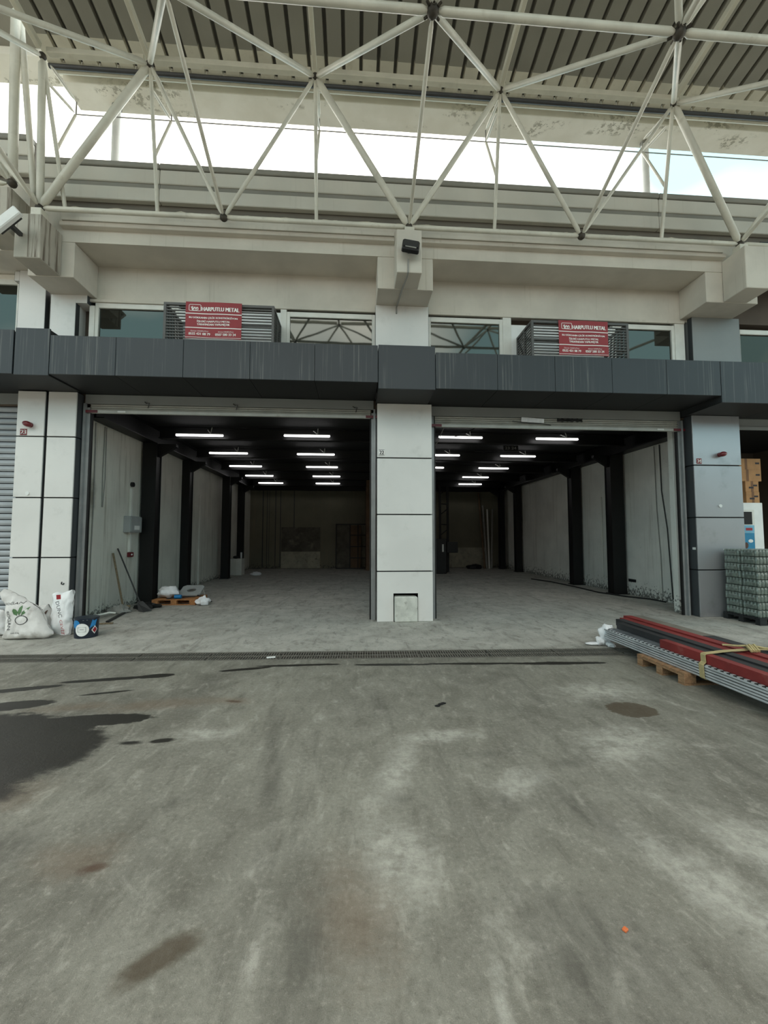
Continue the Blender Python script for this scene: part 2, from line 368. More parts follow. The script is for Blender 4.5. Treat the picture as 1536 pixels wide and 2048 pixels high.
# ------------------------------------------------------------------ mesh builder
class MB:
    def __init__(self):
        self.v = []; self.f = []; self.mi = []; self.cur = 0
    def add(self, vs, fs):
        o = len(self.v)
        self.v += [Vector(p) for p in vs]
        self.f += [[i + o for i in f] for f in fs]
        self.mi += [self.cur] * len(fs)
        return self
    def box(self, x0, x1, y0, y1, z0, z1, bev=0.0):
        if x0 > x1: x0, x1 = x1, x0
        if y0 > y1: y0, y1 = y1, y0
        if z0 > z1: z0, z1 = z1, z0
        return self.obox(((x0 + x1) / 2, (y0 + y1) / 2, (z0 + z1) / 2), (x1 - x0, y1 - y0, z1 - z0), None, bev)
    def obox(self, c, s, rot=None, bev=0.0):
        hx, hy, hz = s[0] / 2, s[1] / 2, s[2] / 2
        c = Vector(c)
        if bev > 0:
            b = min(bev, hx * .45, hy * .45, hz * .45)
            bm = bmesh.new()
            bmesh.ops.create_cube(bm, size=1.0)
            for q in bm.verts:
                q.co = Vector((q.co.x * 2 * hx, q.co.y * 2 * hy, q.co.z * 2 * hz))
            bmesh.ops.bevel(bm, geom=list(bm.edges), offset=b, segments=1, affect='EDGES', profile=0.5)
            bm.verts.index_update()
            vs = [q.co.copy() for q in bm.verts]
            fs = [[w.index for w in f.verts] for f in bm.faces]
            bm.free()
        else:
            vs = [Vector((x, y, z)) for x in (-hx, hx) for y in (-hy, hy) for z in (-hz, hz)]
            fs = [(0, 1, 3, 2), (4, 6, 7, 5), (0, 4, 5, 1), (2, 3, 7, 6), (0, 2, 6, 4), (1, 5, 7, 3)]
        if rot is not None:
            vs = [rot @ q for q in vs]
        return self.add([q + c for q in vs], fs)
    def rings(self, pts, n=10, cap=True):
        """pts: list of (position, radius); a swept round tube"""
        P = [Vector(p[0]) for p in pts]
        vs, fs = [], []
        up = None
        for i, p in enumerate(P):
            d = (P[min(i + 1, len(P) - 1)] - P[max(i - 1, 0)])
            d = d.normalized() if d.length > 1e-9 else Vector((0, 0, 1))
            if up is None:
                up = Vector((0, 0, 1)) if abs(d.z) < 0.9 else Vector((1, 0, 0))
            a = d.cross(up); a.normalize(); b = a.cross(d); b.normalize(); up = b
            for k in range(n):
                t = 2 * math.pi * k / n
                vs.append(p + (a * math.cos(t) + b * math.sin(t)) * pts[i][1])
        for i in range(len(P) - 1):
            for k in range(n):
                k2 = (k + 1) % n
                fs.append((i * n + k, i * n + k2, (i + 1) * n + k2, (i + 1) * n + k))
        if cap:
            fs.append(tuple(range(n))[::-1]); fs.append(tuple(range((len(P) - 1) * n, len(P) * n)))
        return self.add(vs, fs)
    def tube(self, p0, p1, r, n=10):
        return self.rings([(p0, r), (p1, r)], n)
    def path(self, pts, r, n=8):
        return self.rings([(p, r) for p in pts], n)
    def taper(self, p0, p1, r, n=10, end=0.14, gap=0.05):
        p0, p1 = Vector(p0), Vector(p1)
        d = (p1 - p0).normalized()
        return self.rings([(p0 + d * gap, r * .35), (p0 + d * end, r), (p1 - d * end, r), (p1 - d * gap, r * .35)], n)
    def ball(self, c, r, n=10, m=6, sq=(1, 1, 1)):
        c = Vector(c); vs = []; fs = []
        for i in range(m + 1):
            ph = math.pi * i / m
            for k in range(n):
                t = 2 * math.pi * k / n
                vs.append(c + Vector((math.sin(ph) * math.cos(t) * r * sq[0], math.sin(ph) * math.sin(t) * r * sq[1], math.cos(ph) * r * sq[2])))
        for i in range(m):
            for k in range(n):
                k2 = (k + 1) % n
                fs.append((i * n + k, (i + 1) * n + k, (i + 1) * n + k2, i * n + k2))
        return self.add(vs, fs)
    def prism(self, poly, axis, a0, a1):
        """poly: 2-D points; axis 'x' -> (y,z), 'y' -> (x,z), 'z' -> (x,y)"""
        def pt(q, a):
            return {'x': (a, q[0], q[1]), 'y': (q[0], a, q[1]), 'z': (q[0], q[1], a)}[axis]
        n = len(poly)
        vs = [pt(q, a0) for q in poly] + [pt(q, a1) for q in poly]
        fs = [tuple(range(n)), tuple(range(2 * n - 1, n - 1, -1))]
        fs += [(i, (i + 1) % n, n + (i + 1) % n, n + i) for i in range(n)]
        return self.add(vs, fs)
    def mesh(self, name, origin=(0, 0, 0), rotz=0.0, mlist=None, smooth=False, fix=True):
        me = bpy.data.meshes.new(name)
        O = Vector(origin); Rm = Matrix.Rotation(-rotz, 3, 'Z')
        me.from_pydata([tuple(Rm @ (p - O)) for p in self.v], [], self.f)
        for mm in (mlist or []):
            me.materials.append(mm)
        if mlist and len(mlist) > 1:
            for i, q in enumerate(self.mi):
                me.polygons[i].material_index = q
        if fix:
            bm = bmesh.new(); bm.from_mesh(me)
            bmesh.ops.recalc_face_normals(bm, faces=list(bm.faces))
            bm.to_mesh(me); bm.free()
        if smooth:
            for q in me.polygons: q.use_smooth = True
            try: me.set_sharp_from_angle(angle=R(40))
            except Exception: pass
        me.update()
        return me

def wloc(o):
    v = Vector((0, 0, 0))
    while o:
        v += o.location; o = o.parent
    return v

def tag(o, label=None, cat=None, group=None, kind=None):
    if label: o['label'] = label
    if cat: o['category'] = cat
    if group: o['group'] = group
    if kind: o['kind'] = kind
    return o

def thing(name, loc, label, cat, group=None):
    o = bpy.data.objects.new(name, None)
    o.empty_display_size = 0.1
    o.location = loc
    col.objects.link(o)
    return tag(o, label, cat, group)

def part(name, mb, m, parent=None, smooth=False, label=None, kind=None, loc=None):
    """links a mesh built in world coordinates; parent space is subtracted"""
    ml = m if isinstance(m, list) else [m]
    base = wloc(parent) if parent else Vector((0, 0, 0))
    if loc is None:
        if parent is None:
            loc = Vector((0, 0, 0))
        else:
            c = Vector((0, 0, 0))
            for q in mb.v: c += q
            loc = c / max(len(mb.v), 1)
    loc = Vector(loc)
    me = mb.mesh(name, loc, 0, [MAT[k] if isinstance(k, str) else k for k in ml], smooth)
    o = bpy.data.objects.new(name, me)
    o.location = loc - base
    col.objects.link(o)
    if parent: o.parent = parent
    return tag(o, label, None, None, kind)

def solo(name, mb, m, label, cat, group=None, smooth=False, kind=None):
    c = Vector((0, 0, 0))
    for q in mb.v: c += q
    c /= len(mb.v)
    c.z = min(q.z for q in mb.v)
    o = part(name, mb, m, None, smooth, None, kind, c)
    return tag(o, label, cat, group)

def struct(name, mb, m, smooth=False, parent=None):
    return part(name, mb, m, parent, smooth, None, None if parent else 'structure', None if parent else (0, 0, 0))

def dup(root, loc, label=None, rotz=None, par=None):
    c = root.copy(); col.objects.link(c)
    if par is None:
        c.location = loc
        if label: c['label'] = label
        if rotz is not None: c.rotation_euler.z = rotz
    else:
        c.parent = par
    for ch in list(root.children):
        dup(ch, None, None, None, c)
    return c

# text: built-in font turned to a mesh, fitted in a box of the plane facing -Y
def text_mesh(s, w, h, thick=0.003, heavy=0.0):
    cu = bpy.data.curves.new('lettering', 'FONT')
    cu.body = s; cu.size = 1.0; cu.extrude = 0.0; cu.offset = heavy
    cu.resolution_u = 3
    ob = bpy.data.objects.new('lettering_tmp', cu)
    col.objects.link(ob)
    dg = bpy.context.evaluated_depsgraph_get(); dg.update()
    me = bpy.data.meshes.new_from_object(ob.evaluated_get(dg))
    bpy.data.objects.remove(ob); bpy.data.curves.remove(cu)
    xs = [v.co.x for v in me.vertices]; ys = [v.co.y for v in me.vertices]
    if not xs:
        return [], []
    x0, x1, y0, y1 = min(xs), max(xs), min(ys), max(ys)
    sx = w / max(x1 - x0, 1e-6); sy = (h / max(y1 - y0, 1e-6)) if h else sx
    vs = [((v.co.x - x0) * sx, (v.co.y - y0) * sy) for v in me.vertices]
    fs = [list(p.vertices) for p in me.polygons]
    bpy.data.meshes.remove(me)
    return vs, fs

def text_on_y(mb, s, x, z, w, h, y, bold=0.0):
    """lower left corner (x,z), plane y, facing -Y"""
    vs, fs = text_mesh(s, w, h)
    for dx in ((0,) if bold == 0 else (-bold, 0, bold)):
        mb.add([(x + a + dx, y - abs(dx) * 0.05, z + b) for a, b in vs], fs)

# ------------------------------------------------------------------ SETTING: ground and rooms
YP, YW, YF = 8.39, 8.43, 7.54
SH = [-0.0295]                      # the trench drain runs a little askew
def dr(x, y):                      # a point in the drain's own axes (x along, y across; centre at x=-0.05, y=6.1)
    c, s = math.cos(SH[0]), math.sin(SH[0])
    return (-0.05 + x * c - y * s, 6.105 + x * s + y * c)
DL0, DL1, DW = -7.0, 5.3, 0.2
f = MB()
a, b, c_, d = dr(DL0, -DW), dr(DL1, -DW), dr(DL1, DW), dr(DL0, DW)
X0, X1, Y0, Y1 = -40, 40, -40, 40
z = 0
f.add([(X0, Y0, z), (X1, Y0, z), (X1, Y1, z), (X0, Y1, z), (a[0], a[1], z), (b[0], b[1], z), (c_[0], c_[1], z), (d[0], d[1], z)],
      [(0, 1, 5, 4), (1, 2, 6, 5), (2, 3, 7, 6), (3, 0, 4, 7)])
f.add([(a[0], a[1], 0), (b[0], b[1], 0), (c_[0], c_[1], 0), (d[0], d[1], 0), (a[0], a[1], -.16), (b[0], b[1], -.16), (c_[0], c_[1], -.16), (d[0], d[1], -.16)],
      [(0, 1, 5, 4), (1, 2, 6, 5), (2, 3, 7, 6), (3, 0, 4, 7), (4, 5, 6, 7)])
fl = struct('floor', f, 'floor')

struct('wall_opposite', MB().box(-40, 40, -17, -16, 0, 8.6), 'room_dark')  # unseen building opposite, added to limit light bounced off the yard
# interior shell
ZI = 4.62
XL, XR, YB = -5.6, 8.1, 22.55
struct('wall_left', MB().box(XL - .2, XL, 8.72, YB, 0, ZI), 'wall_left')
struct('wall_right', MB().box(XR, XR + .2, 8.72, YB, 0, ZI), 'wall_right')
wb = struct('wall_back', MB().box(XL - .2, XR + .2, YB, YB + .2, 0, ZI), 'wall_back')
for x, w in ((-4.95, .05), (-4.72, .03), (-4.28, .04), (-4.02, .04), (-3.3, .04), (-4.6, .02)):
    part('drip_stain', MB().box(x, x + w, YB - .006, YB, 0.05, 4.2), 'dark_grey', wb)
part('cement_patch', MB().box(-3.94, -1.88, YB - .02, YB, .9, 2.2), 'board_dark', wb, label='dark unpainted cement patch')
part('cement_patch', MB().box(-3.94, -1.88, YB - .012, YB, .02, .9), 'board_pale', wb, label='pale stained cement patch')
part('cement_patch', MB().box(3.0, 7.2, YB - .012, YB, .02, 1.1), 'board_pale', wb, label='pale stained cement patch')
struct('ceiling', MB().box(XL - .2, XR + .2, 8.72, YB + .2, ZI, ZI + .1), 'black_ceiling')
struct('wall_middle', MB().box(.55, 1.45, 20.9, YB, 0, ZI), 'brown_board')
# white jamb strips beside the openings
struct('trim_2', MB().box(7.22, 8.1, 8.9, 9.05, 0, 4.4, .01), 'wall_right')

# front wall: spandrel, beams, window band
def front(x0, x1, dz, n, k, mm='concrete_paint'):
    struct('wall_front_' + n if n else 'wall_front', MB().box(x0, x1, YW, 8.62, 6.43 + dz, 7.12 + dz), mm)
    struct('trim_%d' % k, MB().box(x0, x1, 7.72, 8.62, 7.12 + dz, 7.75 + dz), mm)
front(-5.98, 8.2, 0, '', 20)
front(-16, -6.0, 0.45, 'left', 21)
front(8.22, 16, 0, 'right', 22, 'room_dark')  # dim brown puts the shade on this spandrel into its colour
struct('wall_upper', MB().box(-16, 16, 8.62, 8.72, 4.3, 6.6), 'room_dark')

# windows of the upper band
def window(n, x0, x1, z0, z1, glass='mirror_glass', mull=()):
    w = MB()
    fw = .07
    w.box(x0, x0 + fw, YW - .02, YW + .08, z0, z1, .005); w.box(x1 - fw, x1, YW - .02, YW + .08, z0, z1, .005)
    w.box(x0 + fw, x1 - fw, YW - .02, YW + .08, z1 - fw * 1.5, z1, .005); w.box(x0 + fw, x1 - fw, YW - .02, YW + .08, z0, z0 + fw, .005)
    for q in mull: w.box(q - .03, q + .03, YW - .01, YW + .06, z0 + fw, z1 - fw * 1.5)
    o = struct('window_%d' % n, w, 'frame_white')
    xs = [x0 + fw] + list(mull) + [x1 - fw]
    for i in range(len(xs) - 1):
        part('pane', MB().box(xs[i] + (.03 if i else 0), xs[i + 1] - (.03 if i < len(xs) - 2 else 0), YW + .02, YW + .035, z0 + fw, z1 - fw * 1.5), glass, o)
    return o
window(1, -5.2, -3.58, 5.0, 6.37, 'mirror_glass')
window(2, -1.43, .4, 5.0, 6.33)
window(3, 1.5, 3.12, 4.95, 6.33)
window(4, 5.56, 6.98, 4.95, 6.33, 'mirror_glass')
struct('trim_23', MB().box(-3.58, -1.55, YW - .02, YW + .03, 5.0, 6.3, .004), 'white')
struct('trim_24', MB().box(3.3, 5.56, YW - .02, YW + .03, 4.95, 6.22, .004), 'white')
window(6, -9.2, -6.62, 5.1, 6.78)
window(7, 8.45, 11.2, 4.95, 6.3, 'dark_glass')
struct('trim_3', MB().box(-1.55, -1.43, YW - .03, YW + .1, 5.0, 6.43).box(3.12, 3.3, YW - .03, YW + .1, 4.95, 6.43).box(6.98, 7.2, YW - .03, YW + .1, 4.95, 6.43).box(-5.3, -5.2, YW - .03, YW + .1, 5.0, 6.3), 'frame_white')
struct('trim_4', MB().box(-5.3, .42, YW - .05, YW, 6.37, 6.43, .005).box(1.48, 7.2, YW - .05, YW, 6.37, 6.43, .005), 'concrete_paint')

# right neighbour's room
struct('wall_side', MB().box(8.3, 13, 12.5, 12.6, 0, 4.4), 'room_dark')
struct('wall_end', MB().box(12.9, 13, 8.7, 12.5, 0, 4.4), 'room_dark')
struct('trim_5', MB().box(8.3, 13, 8.72, 12.6, 4.4, 4.5), 'black_ceiling')
struct('trim_6', MB().box(8.37, 13, 8.6, 8.66, 4.15, 4.4, .006).box(8.37, 13, 8.56, 8.6, 4.08, 4.16, .006), 'lintel')

# ------------------------------------------------------------------ clad columns
def clad_column(x0, x1, joints, top, m, ms, label, side=None, hole=None, yback=8.7):
    t = thing('clad_column', ((x0 + x1) / 2, 8.55, 0), label, 'column')
    g = .012; th = .03
    zs = [0.0] + sorted(joints) + [top]
    core = MB()
    if hole:
        hx0, hx1, hz = hole
        core.box(x0 + th, hx0 - .01, YP + th, yback, 0, hz + .03); core.box(hx1 + .01, x1 - th, YP + th, yback, 0, hz + .03)
        core.box(x0 + th, x1 - th, YP + th, yback, hz + .03, top)
        core.box(hx0 - .01, hx1 + .01, YP + .35, yback, 0, hz + .03)
    else:
        core.box(x0 + th, x1 - th, YP + th, yback, 0, top)
    part('core', core, 'joint', t)
    for i in range(len(zs) - 1):
        z0, z1 = zs[i] + (g if i else .004), zs[i + 1] - (g if i < len(zs) - 2 else .0)
        if hole and i == 0:
            hx0, hx1, hz = hole
            p = MB().box(x0, hx0, YP, YP + th, z0, z1).box(hx1, x1, YP, YP + th, z0, z1).box(hx0, hx1, YP, YP + th, hz, z1)
        else:
            p = MB().box(x0, x1, YP, YP + th, z0, z1, .004)
        part('panel', p, m, t)
        for sx in (x0, x1):
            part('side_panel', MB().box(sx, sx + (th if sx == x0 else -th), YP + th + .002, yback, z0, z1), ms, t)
    return t
CC = clad_column(.44, 1.57, (3.31, 2.15, 1.0), 4.44, 'silver', 'silver_side', 'silver clad centre column marked 22 with a square hole at its foot', hole=(.77, 1.27, .56))
CL = clad_column(-6.55, -6.045, (3.64, 2.45, 1.30), 4.53, 'silver', 'silver_side', 'silver clad column marked 23 beside the closed grey shutter')
clad_column(-5.985, -5.46, (3.64, 2.45, 1.30), 4.53, 'silver', 'silver_side', 'silver clad column behind the white sacks, at the left jamb of the left bay')
CR = clad_column(7.28, 8.37, (3.24, 2.11, .99), 4.33, 'silver_dark', 'silver_side', 'grey clad column marked 24 at the right end, beside the glass jars')
part('footing_block', MB().box(.79, 1.25, 8.3, 8.72, 0, .5, .02), 'old_concrete', CC, label='chipped white concrete block in the square hole')
struct('trim_7', MB().box(-6.05, -5.98, 8.45, 8.7, 0, 4.5), 'dark_grey')

def upper_column(x0, x1, z0, z1, label, m='silver', extra=None):
    p = MB().box(x0, x1, 8.3, 8.62, z0, z1, .006)
    t = thing('upper_column', ((x0 + x1) / 2, 8.45, z0), label, 'column')
    part('panel', p, m, t)
    for xs_ in (x0 - .003, x1 + .001):
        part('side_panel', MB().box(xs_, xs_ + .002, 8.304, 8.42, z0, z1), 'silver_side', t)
    if extra:
        part('corner_box', MB().box(*extra, .004), m, t)
        part('corner_side', MB().box(extra[1] + .001 if extra[0] > x0 else extra[0] - .003, extra[1] + .003 if extra[0] > x0 else extra[0] - .001, extra[2] + .004, extra[3], extra[4], extra[5]), 'silver_side', t)
    return t
upper_column(.40, 1.5, 4.6, 6.48, 'light grey clad upper column above the canopy, under the black floodlight')
upper_column(-6.57, -6.07, 4.6, 6.9, 'pale upper column above the canopy, left one of the close pair', extra=(-6.66, -6.57, 8.3, 8.6, 6.69, 6.88))
upper_column(-5.97, -5.5, 4.6, 6.45, 'pale upper column above the canopy, right one of the close pair', extra=(-5.5, -5.29, 8.3, 8.62, 6.29, 6.45))
upper_column(7.3, 8.4, 4.6, 6.48, 'grey clad upper column above the canopy at the right end', 'lintel')  # darker grey panel colour carries the shade on this column

# ------------------------------------------------------------------ concrete brackets under the space frame
def bracket(bx0, bx1, sx0, sx1, z0, ztop, label, m='concrete_paint', ms=None, dz=0.0):
    t = thing('concrete_bracket', ((bx0 + bx1) / 2, 8.0, z0), label, 'bracket')
    part('block', MB().box(bx0, bx1, 7.722, 8.428, z0, 7.118 + dz, .008), m, t)
    part('stub', MB().box(sx0, sx1, 7.21, 7.718, z0 + .004, ztop, .01), ms or m, t)
    return t
bracket(.41, 1.49, .73, 1.19, 6.48, 7.30, 'cream concrete bracket carrying the black floodlight above the centre column')
bracket(-5.98, -5.18, -5.83, -5.40, 6.45, 7.24, 'rain-streaked concrete bracket at the upper left, beside the white floodlight', 'concrete_paint', 'concrete_raw')
bracket(-7.6, -6.0, -6.45, -5.93, 6.9, 7.70, 'raw concrete bracket cut by the left edge of the picture', 'concrete_paint', 'concrete_raw', .45)
bracket(7.13, 8.25, 7.49, 8.0, 6.48, 7.33, 'cream concrete bracket at the right end, above the column marked 24')
# mouldings and foam on the beam top
for n, (x0, x1) in enumerate(((-5.4, .73), (1.19, 7.49))):
    struct('trim_%d' % (8 + n), MB().box(x0, x1, 7.60, 7.73, 7.36, 7.44, .01).box(x0, x1, 7.66, 7.73, 7.5, 7.58, .006), 'concrete_paint')
fm = MB()
random.seed(3)
vs = []
N = 260
for i in range(N + 1):
    x = -5.3 + 13.2 * i / N
    h = 7.765 + .028 * noise.noise(Vector((x * 2.6, 0, 0))) + .018 * noise.noise(Vector((x * 9, 3, 0)))
    vs += [(x, 7.68, 7.7), (x, 7.66 + .01 * noise.noise(Vector((x * 8, 7, 1))), h - .015), (x, 7.72, h), (x, 7.95, h - .03)]
fs = []
for i in range(N):
    for k in range(3):
        fs.append((i * 4 + k, i * 4 + 4 + k, i * 4 + 5 + k, i * 4 + 1 + k))
fm.add(vs, fs)
solo('sealing_foam', fm, 'foam', 'ragged cream sealing strip along the top of the concrete beam', 'sealant', smooth=True)

# ------------------------------------------------------------------ canopy (anthracite fascia and soffit)
def canopy(x0, x1, zb, zt, joints, label, z_soff_back=8.66):
    t = thing('canopy', ((x0 + x1) / 2, 8.0, zb), label, 'canopy')
    g = .006; th = .03
    part('frame', MB().box(x0 + .004, x1 - .004, YF + th, 8.6, zb + th, zt - .02), 'joint', t)
    xs = [x0] + list(joints) + [x1]
    for i in range(len(xs) - 1):
        part('fascia_panel', MB().box(xs[i] + g / 2, xs[i + 1] - g / 2, YF, YF + th, zb, zt, .004), 'fascia', t)
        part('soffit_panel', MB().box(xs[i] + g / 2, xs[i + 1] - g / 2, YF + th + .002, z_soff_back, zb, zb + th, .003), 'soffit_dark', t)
    return t
canopy(-5.40, .41, 4.56, 5.265, (-4.28, -3.11, -1.93, -.76), 'long dark grey canopy fascia over the left bay')
canopy(.415, 1.49, 4.445, 5.28, (), 'deeper dark grey canopy section over the centre column', 8.385)
canopy(1.495, 7.18, 4.47, 5.165, (2.68, 3.81, 4.95, 6.06), 'long dark grey canopy fascia over the right bay')
canopy(7.185, 10.5, 4.335, 5.165, (8.6, 9.7), 'dark grey canopy section over the column marked 24')
canopy(-5.99, -5.405, 4.535, 5.38, (), 'dark grey canopy section between the left bay and the left neighbour, highest of all', 8.385)
canopy(-9.5, -6.01, 4.55, 5.34, (-7.2, -8.4), 'dark grey canopy fascia of the left neighbour, cut by the left edge')

# ------------------------------------------------------------------ slatted cages with banners
def cage(x0, x1, z0, z1, label, brace_left):
    t = thing('slatted_cage', ((x0 + x1) / 2, 8.0, z0), label, 'cage')
    y0, y1 = 7.65, 8.40
    p = .045
    fr = MB()
    for x in (x0, x1 - p):
        for y in (y0, y1 - p):
            fr.box(x, x + p, y, y + p, z0, z1)
    for y in (y0, y1 - p):
        fr.box(x0 + p, x1 - p, y, y + p, z1 - p, z1)
    for x in (x0, x1 - p):
        fr.box(x, x + p, y0 + p, y1 - p, z1 - p, z1); fr.box(x, x + p, y0 + p, y1 - p, z0, z0 + p)
    part('frame', fr, 'cage', t)
    part('mid_post', MB().box((x0 if brace_left else x1 - p), (x0 + p if brace_left else x1), 8.0, 8.04, z0 + p, z1 - p), 'cage', t)
    xb = x0 + p / 2 if brace_left else x1 - p / 2
    part('diagonal_brace', MB().tube((xb, y0 + .4, z0 + .15), (xb, y1 - .05, z1 - .06), .018, 6), 'black_steel', t)
    k = 0
    zz = z0 + .03
    while zz < z1 - .06:
        part('slat', MB().box(x0 + p, x1 - p, y0 + .008, y0 + .03, zz, zz + .02), 'cage', t)
        for x in (x0 + .01, x1 - .03):
            part('side_slat', MB().box(x, x + .02, y0 + p, y1 - p, zz, zz + .026), 'cage', t)
        zz += .056
    return t
cage(-3.53, -1.53, 5.27, 6.01, 'dark slatted cage on the left bay canopy, behind its banner', False)
cage(3.41, 5.39, 5.17, 5.925, 'dark slatted cage on the right bay canopy, behind its banner', True)

def banner(x0, x1, z0, z1, label):
    y = 7.618
    t = thing('banner', ((x0 + x1) / 2, y, z0), label, 'banner')
    W, H = x1 - x0, z1 - z0
    def wav(u, v):
        return .006 * math.sin(u * 9 + v * 3) + .01 * max(0, noise.noise(Vector((u * 3, v * 2, x0))))
    m = MB(); nx, nz = 30, 20
    vs = []
    for j in range(nz + 1):
        for i in range(nx + 1):
            u, v = i / nx, j / nz
            sag = .012 * math.sin(math.pi * u) * (1 if j in (0,) else 0)
            vs.append((x0 + u * W, y - wav(u, v), z0 + v * H + sag * (1 - v)))
    fs = [(j * (nx + 1) + i, j * (nx + 1) + i + 1, (j + 1) * (nx + 1) + i + 1, (j + 1) * (nx + 1) + i) for j in range(nz) for i in range(nx)]
    n0 = len(vs)
    vs += [(p[0], p[1] + .004, p[2]) for p in vs]
    fs += [tuple(q + n0 for q in reversed(f_)) for f_ in fs]
    m.add(vs, fs)
    part('cloth', m, 'banner', t, True)
    def put(mb, name):
        for q in mb.v:
            u, v = (q.x - x0) / W, (q.z - z0) / H
            q.y = y - wav(u, v) - .004 + (q.y - 0)
        part(name, mb, 'banner_text', t)
    U = lambda px: x0 + (px - 360) / 585 * W
    V = lambda py: z0 + (1 - (py - 110) / 400) * H
    def line(s, pa, pb, py0, py1, bold=0.0):
        mb = MB()
        text_on_y(mb, s, U(pa), V(py1), U(pb) - U(pa), V(py0) - V(py1), 0, bold)
        put(mb, 'lettering')
    line('HARPUTLU METAL', 526, 918, 165, 208, .0045)
    line('BU DÜKKANIN ÇELİK KONSTRÜKSİYON', 398, 902, 266, 295, .002)
    line('İŞLERİ HARPUTLU METAL', 478, 826, 304, 336, .002)
    line('TARAFINDAN YAPILMIŞTIR', 480, 822, 341, 370, .002)
    line('Osman HARPUTLU', 416, 598, 422, 435)
    line('Ahmet HARPUTLU', 700, 862, 424, 437)
    line('0532 431 08 79', 398, 618, 446, 472, .002)
    line('0507 580 33 24', 672, 888, 447, 473, .002)
    for py in (239, 392, 497):
        mb = MB()
        n = 24
        for i in range(n):
            a, b_ = 360 + 585 * i / n, 360 + 585 * (i + 1) / n
            h = 4.5 if py < 480 else 2
            mb.add([(U(a), 0, V(py + h)), (U(b_), 0, V(py + h)), (U(b_), 0, V(py - h)), (U(a), 0, V(py - h))], [(0, 1, 2, 3)])
        put(mb, 'rule_line')
    # emblem: rounded outline with three strokes and a hand-like sweep
    mb = MB()
    def ribbon(pts, w):
        for (ax, ay), (bx, by) in zip(pts, pts[1:]):
            dx, dy = bx - ax, by - ay
            L = math.hypot(dx, dy) or 1
            nx_, ny_ = -dy / L * w / 2, dx / L * w / 2
            mb.add([(U(ax + nx_), 0, V(ay + ny_)), (U(bx + nx_), 0, V(by + ny_)), (U(bx - nx_), 0, V(by - ny_)), (U(ax - nx_), 0, V(ay - ny_))], [(0, 1, 2, 3)])
    rr = []
    for cx, cy, a0 in ((507, 152, -90), (507, 199, 0), (406, 199, 90), (406, 152, 180)):
        for k in range(5):
            t_ = R(a0 + 22.5 * k)
            rr.append((cx + 10 * math.cos(t_), cy + 10 * math.sin(t_)))
    rr.append(rr[0])
    ribbon(rr, 5)
    ribbon([(418, 166), (428, 190), (436, 198)], 9); ribbon([(430, 160), (440, 194)], 8)
    ribbon([(444, 192), (452, 168), (462, 178), (464, 194)], 8); ribbon([(468, 194), (474, 170), (488, 176), (486, 200)], 8)
    ribbon([(424, 200), (452, 206), (480, 202)], 6)
    put(mb, 'emblem')
    return t
banner(-3.12, -2.115, 5.32, 6.015, 'red Harputlu Metal banner tied to the left cage')
banner(3.94, 4.945, 5.225, 5.925, 'red Harputlu Metal banner tied to the right cage')

# ------------------------------------------------------------------ roof: deck, purlins, gutter, parapet
def deck():
    t = thing('roof_deck', (1, 5, 10.2), 'grey corrugated metal roof deck overhead with dark recessed ribs', 'roof')
    pitch = .32
    prof = lambda y: 10.40 + .19 * (7.36 - y) - (.012 * max(0, 4 - y) ** 2)
    ys = [7.52, 7.12, 6.6, 5.6, 4.4, 3.2, 2.0, .8, -.5]
    k = 0
    x = -5.65
    while x < 12.8:
        m = MB()
        for r_ in range(3):
            xa = x + r_ * pitch
            for ya, yb in zip(ys, ys[1:]):
                za, zb = prof(ya), prof(yb)
                X_ = [xa, xa + .245, xa + .255, xa + .305, xa + .32]
                H_ = [0, 0, .075, .075, 0]
                vs = [(X_[i], ya, za + H_[i]) for i in range(5)] + [(X_[i], yb, zb + H_[i]) for i in range(5)]
                vs2 = [(p[0], p[1], p[2] + .02) for p in vs]
                m.cur = 2 if ya > 7.3 else 0  # outer deck strip in cream, painting in the daylight it would catch
                m.add(vs, [(i, i + 1, i + 6, i + 5) for i in (0, 1, 3)])
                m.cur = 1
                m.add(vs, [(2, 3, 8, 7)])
                m.cur = 0
                m.add(vs2, [(i, i + 1, i + 6, i + 5) for i in range(4)])
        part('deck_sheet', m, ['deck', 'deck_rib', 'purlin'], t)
        x += 3 * pitch
    part('edge_pipe', MB().tube((-5.65, 7.54, 10.34), (12.8, 7.54, 10.34), .04, 8), 'dark_grey', t)
    part('edge_flashing', MB().add([(-5.65, 7.57, 10.42), (12.8, 7.57, 10.42), (12.8, 7.86, 10.6), (-5.65, 7.86, 10.6)], [(0, 1, 2, 3)]).add([(-5.65, 7.57, 10.44), (12.8, 7.57, 10.44), (12.8, 7.86, 10.62), (-5.65, 7.86, 10.62)], [(0, 1, 2, 3)]), 'purlin', t)
    part('closure_strip', MB().box(-5.65, 12.8, 7.525, 7.532, 10.36, 10.52), 'purlin', t)
    part('cream_lip', MB().tube((-5.65, 7.64, 10.37), (12.8, 7.64, 10.37), .045, 8), 'purlin', t, True)
    return t
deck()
g_ = thing('concrete_gutter', (3, 8.1, 10.42), 'long white concrete gutter with peeling paint along the roof edge', 'gutter')
part('trough', MB().box(-5.65, 12.8, 7.87, 8.42, 10.42, 10.62, .01), 'gutter_soffit', g_)
g2 = thing('concrete_gutter', (-9, 8.1, 10.9), 'white concrete gutter of the left neighbour at the top left corner', 'gutter')
part('trough', MB().box(-14, -5.72, 7.87, 8.42, 10.9, 11.12, .01), 'gutter_soffit', g2)
part('deck_sheet', MB().add([(-14, 7.9, 11.05), (-5.72, 7.9, 11.05), (-5.72, 2.2, 12.1), (-14, 2.2, 12.1)], [(0, 1, 2, 3)]).add([(-14, 7.9, 11.07), (-5.72, 7.9, 11.07), (-5.72, 2.2, 12.12), (-14, 2.2, 12.12)], [(0, 1, 2, 3)]), 'deck', g2)

